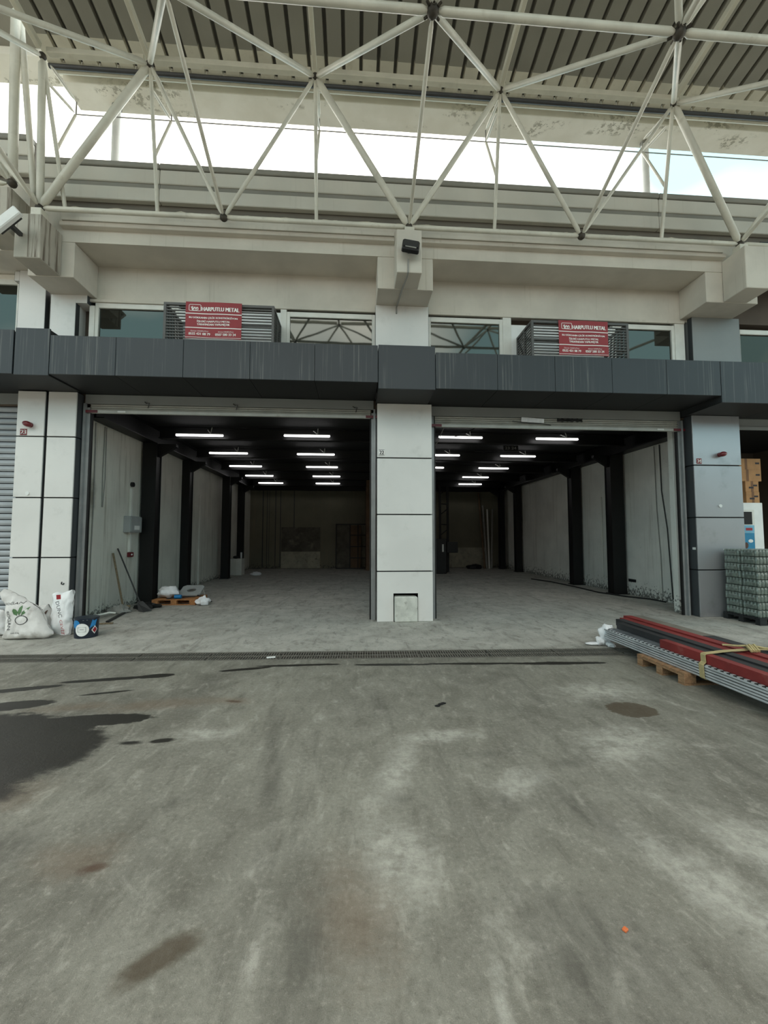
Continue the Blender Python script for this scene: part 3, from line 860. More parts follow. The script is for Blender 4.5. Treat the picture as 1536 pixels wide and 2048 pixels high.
def parapet(xs, dz, label, x_label=None):
    t = thing('parapet_cladding', ((xs[0] + xs[-1]) / 2, 7.9, 7.75 + dz), label, 'cladding')
    part('backing', MB().box(xs[0], xs[-1], 7.98, 8.03, 7.75 + dz, 8.84 + dz), 'cladding_back', t)
    for x0, x1 in zip(xs, xs[1:]):
        for za, zb in ((8.11, 8.375), (8.47, 8.75)):
            part('siding_panel', MB().box(x0 + .004, x1 - .004, 7.86, 7.978, za + dz, zb + dz, .012), 'siding', t)
        part('groove_trim', MB().box(x0 + .004, x1 - .004, 7.89, 7.978, 8.378 + dz, 8.467 + dz), 'siding_trim', t)
        part('cap', MB().box(x0 + .004, x1 - .004, 7.83, 8.06, 8.755 + dz, 8.86 + dz, .012), 'siding_trim', t)
    return t
parapet([-5.95, -3.78, -.77, 2.8, 6.3, 9.8, 13.2], 0, 'cream grooved metal parapet above the concrete beam')
parapet([-11, -8.5, -6.15], .42, 'cream metal parapet of the left neighbour at the far left')
for x, lab in ((-4.86, 'round white post behind the parapet at the left, under the gutter'), (6.36, 'round white post behind the parapet at the right, under the gutter')):
    p = thing('round_post', (x, 8.28, 8.0), lab, 'post')
    part('shaft', MB().tube((x, 8.28, 7.75), (x, 8.28, 10.42), .075, 14), 'white', p, True)
    part('collar', MB().tube((x, 8.28, 10.36), (x, 8.28, 10.42), .09, 14), 'siding_trim', p, True)

# ------------------------------------------------------------------ space frame
def space_frame():
    t = thing('space_frame', (1, 5, 7.4), 'white tubular space frame truss carrying the roof', 'truss')
    Bx = [-5.58, -2.41, .98, 4.33, 7.59, 10.9]
    Tx = [-5.40, -3.62, -.75, 2.65, 6.03, 9.4]
    Ux = [-5.75, -2.40, .98, 4.36, 7.72, 11.1]
    B = [(x, 7.40, 7.49) for x in Bx]
    T = [(x, 7.05, 9.95) for x in Tx]
    U = [(x, 4.95, 8.53) for x in Ux]
    V = [(x, 2.9, 10.7) for x in Tx]
    U2 = [(x, .8, 9.35) for x in Ux]
    V2 = [(x, -1.3, 11.2) for x in Tx]
    U3 = [(x, -3.4, 9.7) for x in Ux]
    def mem(a, b, r, name='tube'):
        part(name, MB().taper(a, b, r, 10), 'tube_white', t, True)
    thick = {(0, 0): .06, (0, 1): .065, (1, 1): .035, (1, 2): .035, (2, 2): .062, (2, 3): .05, (3, 3): .04, (3, 4): .032, (4, 4): .062, (4, 5): .05}
    for i in range(6):
        for j in (i, i + 1):
            if j < 6: mem(B[i], T[j], thick.get((i, j), .045))
        mem(B[i], U[i], .032)
        if i < 5:
            mem(B[i], B[i + 1], .045, 'chord'); mem(U[i], U[i + 1], .052, 'chord'); mem(U2[i], U2[i + 1], .05, 'chord'); mem(U3[i], U3[i + 1], .05, 'chord')
            for Q in (T, V, V2):
                if Q is T and i == 0:
                    pass
                a, b_ = Q[i], Q[i + 1]
                part('purlin', MB().box(a[0] + .08, b_[0] - .08, a[1] - .05, a[1] + .05, a[2] + .03, a[2] + .13, .008), 'purlin', t)
        for (A_, C_, r) in ((U, T, .045), (U, V, .045), (U2, V, .04), (U2, V2, .04), (U3, V2, .04)):
            for j in (i, i + 1):
                if j < 6: mem(A_[i], C_[j], r)
        mem(U[i], U2[i], .045); mem(U2[i], U3[i], .045)
        for Q, Z_ in ((T, V), (V, V2)):
            a, b_ = Vector(Q[i]), Vector(Z_[i])
            d_ = (b_ - a).normalized()
            rot = Vector((0, -1, 0)).rotation_difference(d_).to_matrix()
            part('rafter', MB().obox((a + b_) / 2 + Vector((0, 0, .07)), (.075, (b_ - a).length - .16, .12), rot, .006), 'purlin', t)
        part('post', MB().rings([(Vector(T[i]) + Vector((0, .03, -.06)), .034), ((T[i][0] + (.0 if i else .18), 7.5, 7.56), .034)], 8), 'tube_white', t, True)
        Rn = (T[i][0], 7.92, 9.82)
        if True:
            part('outrigger', MB().taper(Vector(T[i]) + Vector((.03, .1, 0)), (Rn[0], Rn[1], Rn[2] + .25), .03, 8), 'tube_white', t, True)
            part('outrigger', MB().taper(Vector(T[i]) + Vector((-.03, .1, -.3)), Rn, .026, 8), 'tube_white', t, True)
            part('hanger', MB().tube((Rn[0], Rn[1], Rn[2] + .25), Rn, .014, 6), 'conduit', t)
            part('strut', MB().taper(Rn, (T[i][0] + (.1 if i == 0 else .0), 7.32, 8.5), .026, 8, .05, .01), 'tube_white', t, True)
            if i < 5:
                part('rail', MB().tube(Rn, (T[i + 1][0], Rn[1], Rn[2]), .011, 6), 'conduit', t)
    for Q, r in ((B, .07), (T, .06), (U, .085), (V, .08), (U2, .08), (V2, .08), (U3, .08)):
        for q in Q:
            m = MB().ball(q, r, 10, 6)
            if Q is U:
                for k in range(8):
                    an = k * math.pi / 4
                    m.tube((q[0] + math.cos(an) * r, q[1] + math.sin(an) * r, q[2]), (q[0] + math.cos(an) * (r + .05), q[1] + math.sin(an) * (r + .05), q[2] + .01), .02, 6)
            part('node_ball', m, 'node_rust', t, True)
    # bearing feet on the brackets
    for i in (0, 2, 4):
        part('bearing', MB().box(Bx[i] - .09, Bx[i] + .09, 7.31, 7.49, 7.26 if i else 7.22, 7.44, .01), 'tube_white', t)
    return t
space_frame()
lf = thing('space_frame', (-6, 7.2, 7.7), 'white tube ends of the left neighbour space frame at the far left', 'truss')
for a, b_, r in (((-5.87, 7.05, 10.85), (-6.06, 7.4, 7.98), .075), ((-5.86, 7.12, 10.85), (-5.72, 7.45, 7.7), .05), ((-7.4, 6.6, 9.85), (-5.56, 7.34, 7.52), .045), ((-6.5, 6.6, 8.6), (-6.08, 7.36, 7.9), .04), ((-9.4, 7.38, 7.9), (-6.08, 7.38, 7.9), .04), ((-7.6, 7.05, 10.4), (-6.08, 7.4, 7.95), .05)):
    part('tube', MB().taper(a, b_, r, 10), 'tube_white', lf, True)
part('node_ball', MB().ball((-6.06, 7.4, 7.92), .075), 'node_rust', lf, True)

# ------------------------------------------------------------------ shutters
def open_shutter(x0, x1, zt, zm, zb, label, n):
    t = thing('roller_shutter', ((x0 + x1) / 2, 8.65, zb), label, 'shutter')
    part('lintel_panel', MB().box(x0 - .08, x1 + .045, 8.58, 8.72, zm, zt, .005), 'lintel', t)
    h = (zm - zb - .07) / n
    for i in range(n):
        z0 = zb + .068 + i * h
        part('slat', MB().prism([(8.612, z0 + .004), (8.592, z0 + h * .5), (8.612, z0 + h - .004), (8.632, z0 + h - .004), (8.632, z0 + .004)], 'x', x0 + .02, x1 - .02), 'slat', t)
    bb = part('bottom_bar', MB().box(x0 + .02, x1 - .02, 8.585, 8.64, zb, zb + .066, .006), 'slat', t)
    for x in (x0 - .1, x1 - .12):
        part('red_tape', MB().box(x, x + .26, 8.57, 8.584, zb + .004, zb + .056), 'red_dark', bb, label='dark red end stop')
    part('guide_rail', MB().box(x0 - .1, x0 + .0, 8.62, 8.7, 0, zm - .002).box(x0 - .1, x0 - .06, 8.56, 8.62, 0, zm - .002), 'guide', t)
    part('guide_rail', MB().box(x1, x1 + .1, 8.62, 8.7, 0, zm - .002).box(x1 + .04, x1 + .08, 8.56, 8.62, 0, zm - .002), 'guide', t)
    part('guide_seal', MB().box(x0 + .001, x0 + .03, 8.63, 8.69, 0, zm - .002), 'rubber', t)
    part('guide_seal', MB().box(x1 - .03, x1 - .001, 8.63, 8.69, 0, zm - .002), 'rubber', t)
    for x in ((x0 + .55,) if n == 3 else (x1 - .5,)):
        part('sticker', MB().box(x, x + .15, 8.578, 8.584, zb + .016, zb + .052), 'white', bb, label='white sticker with grey line')
    return t
s1 = open_shutter(-5.34, .33, 4.556, 4.37, 4.18, 'rolled up grey shutter over the left bay', 3)
for x in (-4.2, -2.45, .0):
    part('hook', MB().path([(x - .06, 8.57, 4.42), (x - .02, 8.55, 4.385), (x + .03, 8.56, 4.4), (x, 8.58, 4.3)], .01, 6), 'dark_grey', s1)
s2 = open_shutter(1.66, 7.13, 4.466, 4.265, 4.025, 'rolled up grey shutter over the right bay', 4)
nb = thing('closed_shutter', (-7.6, 8.65, 0), 'closed grey slatted shutter of the left neighbour', 'shutter')
zz = 0.02
while zz < 4.3:
    part('slat', MB().prism([(8.655, zz), (8.632, zz + .035), (8.632, zz + .07), (8.655, zz + .1), (8.67, zz + .1), (8.67, zz)], 'x', -8.8, -6.56), 'slat_nb', nb)
    zz += .119
part('lintel_panel', MB().box(-8.8, -6.56, 8.6, 8.72, 4.33, 4.545), 'lintel', nb)
part('curtain', MB().box(-8.8, -6.56, 8.672, 8.7, 0, 4.33), 'joint', nb)

# loose bits hanging at the right shutter
pb = MB().obox((3.8, 8.56, 4.2), (.5, .03, .1), Matrix.Rotation(R(3), 3, 'Y'), .008)
solo('plastic_wrap', pb, 'plastic_bag', 'white plastic wrap hanging at the right shutter', 'plastic')
cb = MB()
random.seed(5)
for k in range(5):
    pts = [(4.35 + .11 * i, 8.555 + .012 * math.sin(k * 2 + i), 4.215 + .03 * math.sin(i * 1.7 + k)) for i in range(6)]
    cb.path(pts, .014, 6)
solo('cable_bundle', cb, 'rubber', 'black cable bundle hanging at the right shutter', 'cable', smooth=True)
lw = MB().path([(3.35, 8.56, 4.17), (3.5, 8.55, 4.15), (3.62, 8.56, 4.14), (3.95, 8.55, 4.13), (4.2, 8.56, 4.1)], .009, 6)
solo('loose_wire', lw, 'dark_grey', 'thin loose wire below the white plastic wrap', 'cable', smooth=True)

# ------------------------------------------------------------------ column fittings
def beacon(x, y, z, s, label):
    t = thing('alarm_beacon', (x, y, z - .07), label, 'alarm')
    rot = Matrix.Rotation(R(s), 3, 'Y')
    m = MB().ball((0, 0, 0), .075, 14, 8, (1.15, .75, .72))
    m.v = [rot @ q + Vector((x, y - .09, z)) for q in m.v]
    part('lens', m, 'red_dark', t, True)
    part('base', MB().tube((x, y - .001, z), (x, y - .07, z), .05, 12), 'red_dark', t, True)
    return t
beacon(-6.29, YP, 3.86, 18, 'dark red alarm beacon tilted on the pale column left of the sacks')
beacon(7.87, YP, 3.47, -12, 'dark red alarm beacon on the grey column beside the glass jars')
def plate(x, z, w, s, label, inv=False):
    t = thing('number_plate', (x + w / 2, YP, z), label, 'sign')
    part('plate', MB().box(x, x + w, YP - .006, YP - .0005, z, z + w, .002), 'red_sign' if not inv else 'banner_text', t)
    m = MB(); text_on_y(m, s, x + w * .12, z + w * .16, w * .76, w * .68, YP - .0075, .004)
    part('lettering', m, 'banner_text' if not inv else 'print_black', t)
    if inv:
        e = w * .06
        part('border', MB().box(x, x + w, YP - .0075, YP - .006, z, z + e).box(x, x + w, YP - .0075, YP - .006, z + w - e, z + w), 'print_black', t)
plate(-6.475, 3.66, .125, '23', 'dark red number plate 23 on the left column')
plate(.475, 3.36, .115, '22', 'white number plate 22 on the centre column', True)
plate(7.34, 3.27, .115, '24', 'dark red number plate 24 on the right column')
for x, z, par_ in ((-6.28, 2.53, CL), (7.83, 2.36, CR)):
    part('round_cap', MB().tube((x, YP - .0005, z), (x, YP - .02, z), .035, 14), 'white', par_, True, label='small white round cap')
solo('white_sticker', MB().box(7.272, 7.279, 8.44, 8.52, 1.42, 1.47), 'white', 'small white sticker on the side of the column marked 24', 'sticker')
solo('white_sticker', MB().box(7.86, 7.94, YP - .006, YP - .0005, 1.42, 1.44), 'white', 'thin white sticker on the front of the column marked 24', 'sticker')
hk = MB(); hk.path([(-5.58, YP - .006, .84), (-5.585, YP - .012, .80), (-5.55, YP - .014, .79), (-5.535, YP - .012, .815)], .009, 6)
solo('hook', hk, 'black_plastic', 'small black hook on the column above the leaning sack', 'hook', smooth=True)

# floodlights
fl1 = thing('floodlight', (.96, 7.05, 6.7), 'black floodlight on the concrete bracket above the centre column', 'lamp')
rot = Matrix.Rotation(R(8), 3, 'Y') @ Matrix.Rotation(R(-20), 3, 'X')
part('housing', MB().obox((.965, 7.06, 6.86), (.31, .1, .25), rot, .02), 'black_plastic', fl1)
part('glass', MB().obox(Vector((.965, 7.06, 6.86)) + rot @ Vector((0, -.053, .02)), (.26, .006, .17), rot, .002), 'dark_grey', fl1)
part('lamp_bar', MB().obox(Vector((.965, 7.06, 6.86)) + rot @ Vector((0, -.056, -.085)), (.2, .01, .025), rot, .002), 'conduit', fl1)
part('bracket', MB().box(.93, 1.0, 7.1, 7.21, 6.84, 6.9), 'black_plastic', fl1)
cd = MB().path([(.94, 7.185, 6.72), (.935, 7.19, 6.62), (.935, 7.19, 6.475), (.93, 7.3, 6.462), (.88, 7.7, 6.462), (.84, 8.27, 6.462), (.83, 8.28, 6.43), (.83, 8.28, 6.3)], .016, 8)
solo('conduit', cd, 'conduit', 'grey cable conduit running down from the black floodlight', 'conduit', smooth=True)
fl2 = thing('floodlight', (-5.7, 6.95, 6.7), 'white floodlight tilted at the left edge beside the streaked bracket', 'lamp')
rot = Matrix.Rotation(R(-44), 3, 'Y')
part('housing', MB().obox((-5.72, 6.9, 6.86), (.52, .09, .17), rot, .015), 'white', fl2)
part('fin_plate', MB().obox((-5.72, 6.96, 6.86), (.42, .05, .13), rot, .006), 'dark_grey', fl2)
part('bracket', MB().box(-5.75, -5.69, 6.98, 7.21, 6.82, 6.88), 'dark_grey', fl2)
sg = thing('hanging_sign', (8.1, 7.0, 6.6), 'dark framed sign with pale blue panes at the right edge', 'sign')
part('frame', MB().box(8.2, 9.0, 7.56, 7.66, 6.9, 7.7, .006), 'black_plastic', sg)
for z0 in (6.68, 7.0):
    part('face', MB().box(8.25, 8.95, 7.55, 7.56, z0 + .28, z0 + .56), 'sign_glow_blue', sg)

# ------------------------------------------------------------------ interior steel, lights
def steel_column(x0, x1, y, label):
    t = thing('steel_column', ((x0 + x1) / 2, y, 0), label, 'column', None)
    w = x1 - x0
    part('flange', MB().box(x0, x1, y - .15, y - .125, 0, 4.16), 'black_steel', t)
    part('flange', MB().box(x0, x1, y + .125, y + .15, 0, 4.16), 'black_steel', t)
    part('web', MB().box((x0 + x1) / 2 - .012, (x0 + x1) / 2 + .012, y - .125, y + .125, 0, 4.16), 'black_steel', t)
    part('side_plate', MB().box(x0 + .02, x0 + .03, y - .125, y + .125, 0, 4.16).box(x1 - .03, x1 - .02, y - .125, y + .125, 0, 4.16), 'black_steel', t)
    part('base_plate', MB().box(x0 - .04, x1 + .04, y - .2, y + .2, 0, .02), 'black_steel', t)
    s = 1 if x0 < 1 else -1
    xe = x1 if s > 0 else x0
    part('haunch', MB().prism([(xe, 4.15), (xe + s * .45, 4.15), (xe + s * .45, 4.08), (xe, 3.8)], 'y', y - .06, y + .06), 'black_steel', t)
    return t
for x0, x1, y, lab in ((-5.55, -5.2, 11.3, 'black steel column on the left wall, nearest to the entrance'), (-5.6, -5.35, 13.9, 'black steel column on the left wall, second from the entrance'), (-5.42, -5.12, 17.4, 'black steel column on the left wall, third, beside the white box'), (-5.6, -5.34, 20.3, 'black steel column on the left wall, deepest one'),
                       (7.62, 8.02, 12.0, 'black steel column on the right wall, nearest to the entrance'), (7.7, 8.05, 14.4, 'black steel column on the right wall, second from the entrance'), (7.74, 8.02, 19.7, 'black steel column on the right wall, third from the entrance'), (7.63, 7.9, 21.6, 'black steel column on the right wall, deepest one beside the leaning pipes'),
                       (3.4, 3.95, 20.4, 'wide black column seen just right of the centre column')):
    steel_column(x0, x1, y, lab)
def ibeam(name, p0, p1, h, w, label, cat='beam'):
    t = thing(name, ((p0[0] + p1[0]) / 2, (p0[1] + p1[1]) / 2, p0[2]), label, cat)
    z = p0[2]
    if p0[0] == p1[0]:
        x = p0[0]
        part('flange', MB().box(x - w / 2, x + w / 2, p0[1], p1[1], z, z + .02), 'black_steel', t)
        part('flange', MB().box(x - w / 2, x + w / 2, p0[1], p1[1], z + h - .02, z + h), 'black_steel', t)
        part('web', MB().box(x - .012, x + .012, p0[1], p1[1], z + .02, z + h - .02), 'black_steel', t)
    else:
        y = p0[1]
        part('flange', MB().box(p0[0], p1[0], y - w / 2, y + w / 2, z, z + .02), 'black_steel', t)
        part('flange', MB().box(p0[0], p1[0], y - w / 2, y + w / 2, z + h - .02, z + h), 'black_steel', t)
        part('web', MB().box(p0[0], p1[0], y - .012, y + .012, z + .02, z + h - .02), 'black_steel', t)
    return t
ibeam('steel_beam', (-5.4, 8.9, 4.17), (-5.4, 22.5, 4.17), .44, .34, 'black steel edge beam along the top of the left wall')
ibeam('steel_beam', (7.9, 8.9, 4.17), (7.9, 22.5, 4.17), .44, .34, 'black steel edge beam along the top of the right wall')
for k, y in enumerate((11.3, 13.9, 16.4, 18.9, 21.4)):
    ibeam('steel_beam', (-5.2, y, 4.30), (7.7, y, 4.30), .3, .18, 'black steel ceiling beam over the %s row of tube lights' % ('first', 'second', 'third', 'fourth', 'deepest')[k])
solo('steel_beam', MB().box(XL, XR, 22.35, 22.53, 4.17, 4.6), 'black_steel', 'deep black beam along the top of the back wall', 'beam')

def tube_light(x, y, z, L, label):
    t = thing('tube_light', (x, y, z), label, 'light', 'lit tube lights under the black ceiling')
    part('tube', MB().rings([((x - L / 2, y, z), .012), ((x - L / 2 + .02, y, z), .027), ((x + L / 2 - .02, y, z), .027), ((x + L / 2, y, z), .012)], 12), 'tube_glow', t, True)
    part('housing', MB().box(x - L / 2, x + L / 2, y - .02, y + .02, z + .027, z + .045), 'white', t)
    part('hanger', MB().tube((x + .28, y, z + .05), (x + .1, y + .25, z + .24), .012, 6), 'white', t)
    part('hanger', MB().tube((x + .28, y, z + .05), (x + .28, y + .1, z + .24), .012, 6), 'white', t)
    return t
first = None
rows = ('nearest to the shutter', 'second from the shutter', 'third from the shutter', 'fourth from the shutter', 'deepest in the hall')
for cx, nm in ((-4.1, 'leftmost'), (-1.3, 'second'), (2.88, 'third'), (5.5, 'rightmost')):
    for k, y in enumerate((11.1, 13.6, 16.1, 18.6, 21.1)):
        lab = 'lit white tube light in the %s row, %s' % (nm, rows[k])
        x = cx + {('leftmost', 2): -.1, ('leftmost', 3): -.15, ('leftmost', 4): -.15, ('rightmost', 0): .12, ('rightmost', 4): .45, ('second', 4): -.1}.get((nm, k), 0)
        if first is None:
            first = tube_light(x, y, 4.36, 1.22, lab)
        else:
            dup(first, (x, y, 4.36 + (.06 if cx > 2 else .03)), lab)

# hanging cables in the right bay
solo('hanging_cable', MB().path([(3.0, 8.75, 4.4), (2.85, 9.2, 4.25), (2.75, 10.2, 4.3), (2.72, 11.1, 4.44)], .014, 6), 'rubber', 'black cable hanging from the right shutter to a tube light', 'cable', smooth=True)
solo('hanging_cable', MB().path([(2.35, 10.8, 4.6), (2.25, 11.2, 4.3), (2.2, 12.0, 4.18), (2.3, 13.4, 4.45)], .012, 6), 'conduit', 'grey cable looping between the tube lights of the third row', 'cable', smooth=True)
sd = thing('ceiling_sign', (4.6, 12.0, 4.2), 'small dark sign with pale marks hanging under the black ceiling', 'sign')
part('board', MB().box(4.4, 4.85, 11.97, 12.0, 4.25, 4.42), 'black_plastic', sd)
m = MB(); text_on_y(m, '23 24', 4.45, 4.3, .34, .08, 11.968)
part('lettering', m, 'conduit', sd)
part('hanger', MB().tube((4.62, 11.985, 4.42), (4.62, 11.985, 4.62), .008, 6), 'black_steel', sd)
solo('smoke_detector', MB().tube((-2.15, 16.6, 4.6), (-2.15, 16.6, 4.5), .07, 12), 'white', 'small white smoke detector on the black ceiling', 'detector', smooth=True)

# ------------------------------------------------------------------ left wall fittings
bx = thing('meter_box', (XL, 11.0, 1.8), 'grey electric meter box on the left wall', 'meter box')
part('housing', MB().box(XL, XL + .16, 10.45, 11.0, 1.8, 2.2, .01), 'grey_box', bx)
dd = part('door', MB().box(XL + .161, XL + .175, 10.48, 10.97, 1.83, 2.17, .004), 'grey_box', bx)
part('label', MB().box(XL + .176, XL + .18, 10.62, 10.86, 1.87, 1.97), 'white', dd)
solo('sounder', MB().tube((XL, 10.75, 3.0), (XL + .06, 10.75, 3.0), .06, 14), 'black_plastic', 'round black sounder high on the left wall', 'alarm', smooth=True)
solo('cable_trunking', MB().box(XL, XL + .05, 10.68, 10.76, 2.2, 2.9, .004), 'frame_white', 'white vertical trunking above the meter box', 'trunking')
solo('cable_trunking', MB().box(XL, XL + .05, 10.68, 10.76, 1.32, 1.8, .004), 'frame_white', 'white vertical trunking below the meter box', 'trunking')
cp = thing('call_point', (XL, 10.78, 1.2), 'dark red fire call point under the meter box', 'alarm')
part('box', MB().box(XL, XL + .06, 10.66, 10.86, 1.2, 1.31, .006), 'red_dark', cp)
part('button', MB().box(XL + .061, XL + .066, 10.73, 10.79, 1.235, 1.275), 'white', cp)
solo('wall_cable', MB().path([(XL + .012, 9.62, 4.15), (XL + .012, 9.63, 3.0), (XL + .012, 9.58, 2.35), (XL + .012, 9.55, 2.35), (XL + .012, 9.54, 3.2), (XL + .012, 9.56, 4.15)], .01, 6), 'conduit', 'thin grey looped cable hanging on the left wall', 'cable', smooth=True)
solo('wall_pipe', MB().path([(XL + .02, 9.22, 4.15), (XL + .02, 9.25, 2.4), (XL + .02, 9.22, 1.2), (XL + .02, 9.24, 0.0)], .011, 6), 'conduit', 'thin grey vertical pipe on the left wall near the shutter', 'pipe', smooth=True)
solo('wall_pipe', MB().tube((XL + .02, 15.3, 0.0), (XL + .02, 15.3, 3.2), .03, 8), 'frame_white', 'pale vertical pipe between the second and third black columns', 'pipe', smooth=True)
# right wall fittings
solo('wall_cable', MB().path([(XR - .015, 10.62, 4.15), (XR - .015, 10.6, 2.4), (XR - .015, 10.52, 1.2), (XR - .015, 10.5, 0.12)], .013, 6), 'conduit', 'grey cable down the right wall, left one of two', 'cable', smooth=True)
solo('wall_cable', MB().path([(XR - .015, 10.42, 4.15), (XR - .015, 10.4, 2.9), (XR - .015, 10.25, 1.9), (XR - .015, 10.15, 0.1)], .016, 6), 'dark_grey', 'dark cable down the right wall, right one of two', 'cable', smooth=True)
solo('wall_pipe', MB().tube((XR - .03, 13.1, 0.4), (XR - .03, 13.1, 3.0), .03, 8), 'frame_white', 'pale pipe on the right wall between the first two black columns', 'pipe', smooth=True)
solo('socket', MB().box(XR - .03, XR, 11.55, 11.85, .38, .46, .005), 'black_plastic', 'black double socket low on the right wall', 'socket')
solo('hose', MB().path([(7.0, 16.2, .02), (7.3, 15.2, .02), (7.38, 13.6, .02), (7.34, 12.2, .02), (7.6, 11.3, .02), (7.95, 10.8, .015), (8.0, 10.3, .015)], .02, 8), 'rubber', 'black hose lying along the foot of the right wall', 'hose', smooth=True)

# back of the hall
sf = thing('metal_frame', (-.2, 22.2, 0), 'tall dark metal frame with brown boards leaning at the back wall', 'frame')
fr = MB()
for x in (-1.04, -.3, .12, .56):
    fr.box(x, x + .05, 22.2, 22.25, 0, 2.38)
part('upright', fr, 'black_steel', sf)
for z0 in (0, .55, 1.15, 1.75, 2.33):
    part('crossbar', MB().box(-.3, .56, 22.14, 22.2, z0, z0 + .05), 'black_steel', sf)
part('top_bar', MB().box(-1.04, -.3, 22.2, 22.25, 2.33, 2.38).box(-1.04, -.3, 22.2, 22.25, 0, .05), 'black_steel', sf)
part('board', MB().box(-.99, -.3, 22.27, 22.3, .05, 2.33), 'board_dark', sf)
part('board', MB().box(-.25, .3, 22.27, 22.3, .02, 2.3), 'brown_board', sf)
wbx = thing('white_cabinet', (-5.2, 18.9, 0), 'small white cabinet between the two deepest left columns', 'cabinet')
part('body', MB().box(-5.5, -4.98, 18.75, 19.25, 0, .72, .01), 'frame_white', wbx)
for x in (-5.49, -5.23):
    part('door', MB().box(x + .005, x + .245, 18.735, 18.75, .03, .69, .003), 'frame_white', wbx)
tf = thing('thermos', (-5.06, 18.95, .72), 'metal thermos flask on the small white cabinet', 'flask')
part('body', MB().tube((-5.06, 18.95, .72), (-5.06, 18.95, 1.0), .045, 12), 'galv_light', tf, True)
part('cap', MB().tube((-5.06, 18.95, 1.0), (-5.06, 18.95, 1.07), .035, 12), 'black_plastic', tf, True)
solo('black_bag', MB().ball((-5.3, 18.98, .785), .1, 12, 7, (1.3, .9, .65)), 'rubber', 'black bag on the small white cabinet', 'bag', smooth=True)
random.seed(12)
def lump(c, r, sq, seed, amp=.35, n=16, m_=10):
    m = MB().ball((0, 0, 0), r, n, m_, sq)
    out = []
    for q in m.v:
        k = 1 + amp * noise.noise(q / r * 1.7 + Vector((seed, 0, 0))) + amp * .5 * noise.noise(q / r * 4 + Vector((0, seed, 0)))
        w = q * k + Vector(c)
        w.z = max(w.z, .004)
        out.append(w)
    m.v = out
    return m
solo('rag_heap', lump((-4.35, 18.7, .06), .16, (1.4, 1, .6), 3), 'plastic_bag', 'pale rag heap on the floor right of the white cabinet', 'rags', smooth=True)
solo('dark_heap', lump((6.3, 21.7, .1), .24, (1.6, 1, .6), 8), 'rubber', 'dark heap of cloth on the floor beside the leaning pipes', 'rags', smooth=True)
for k, (xb, xt, zt, mname, lab) in enumerate(((6.85, 6.78, 4.1, 'brown_board', 'tall brown pipe leaning at the back wall, leftmost of four'), (6.98, 7.0, 3.4, 'conduit', 'grey pipe leaning at the back wall, second of four'), (7.1, 7.25, 3.2, 'frame_white', 'pale pipe leaning at the back wall, third of four'), (7.22, 7.55, 3.2, 'conduit', 'grey pipe leaning at the back wall, rightmost and most tilted'))):
    solo('leaning_pipe', MB().tube((xb, 21.7, 0.01), (xt, 22.4, zt), .05, 8), mname, lab, 'pipe', smooth=True)
lt = thing('lattice_mast', (4.35, 20.0, 0), 'black lattice mast with zigzag rungs standing at the back', 'mast')
for x in (4.12, 4.5):
    part('rail', MB().box(x - .05, x + .05, 19.95, 20.05, 0, 4.16), 'black_steel', lt)
for k in range(8):
    z0 = .3 + k * .5
    part('rung', MB().tube((4.17, 20, z0), (4.45, 20, z0 + (.22 if k % 2 else -.02)), .025, 6), 'black_steel', lt)
mc = thing('dark_machine', (4.0, 19.2, 0), 'dark machine with a small white plate standing before the lattice mast', 'machine')
part('body', MB().box(3.55, 4.2, 18.9, 19.4, 0, 1.6, .03), 'black_plastic', mc)
part('plate', MB().box(3.98, 4.06, 18.885, 18.9, 1.0, 1.35), 'white', mc)
part('side_box', MB().box(4.22, 4.75, 19.0, 19.4, .95, 1.45, .02), 'black_plastic', mc)
part('arm', MB().box(4.2, 4.25, 19.1, 19.3, 1.1, 1.3), 'black_steel', mc)

# ------------------------------------------------------------------ trench drain
td = thing('trench_drain', (-.8, 6.1, 0), 'long grey slotted trench drain across the concrete floor', 'drain')
L = 1.0
n = 0
x = DL0
while x < DL1 - .01:
    x1 = min(x + L, DL1)
    m = MB()
    def slab(xa, xb, ya, yb, z0=-.03, z1=.004):
        q = [dr(xa, ya), dr(xb, ya), dr(xb, yb), dr(xa, yb)]
        m.add([(p[0], p[1], z0) for p in q] + [(p[0], p[1], z1) for p in q], [(0, 3, 2, 1), (4, 5, 6, 7), (0, 1, 5, 4), (1, 2, 6, 5), (2, 3, 7, 6), (3, 0, 4, 7)])
    slab(x + .004, x1 - .004, -DW + .004, -DW + .03); slab(x + .004, x1 - .004, DW - .03, DW - .004)
    slab(x + .004, x1 - .004, -.012, .012, -.03, .002)
    k = x + .012
    while k < x1 - .02:
        slab(k, k + .013, -DW + .03, -.012, -.028, .002); slab(k, k + .013, .012, DW - .03, -.028, .002)
        k += .036
    part('grate', m, 'cast_iron', td)
    x += L
part('channel', MB().add([(p[0], p[1], -.15) for p in (dr(DL0 + .01, -DW + .01), dr(DL1 - .01, -DW + .01), dr(DL1 - .01, DW - .01), dr(DL0 + .01, DW - .01))] + [(p[0], p[1], -.152) for p in (dr(DL0 + .01, -DW + .01), dr(DL1 - .01, -DW + .01), dr(DL1 - .01, DW - .01), dr(DL0 + .01, DW - .01))], [(0, 1, 2, 3), (7, 6, 5, 4)]), 'dark_hole', td)

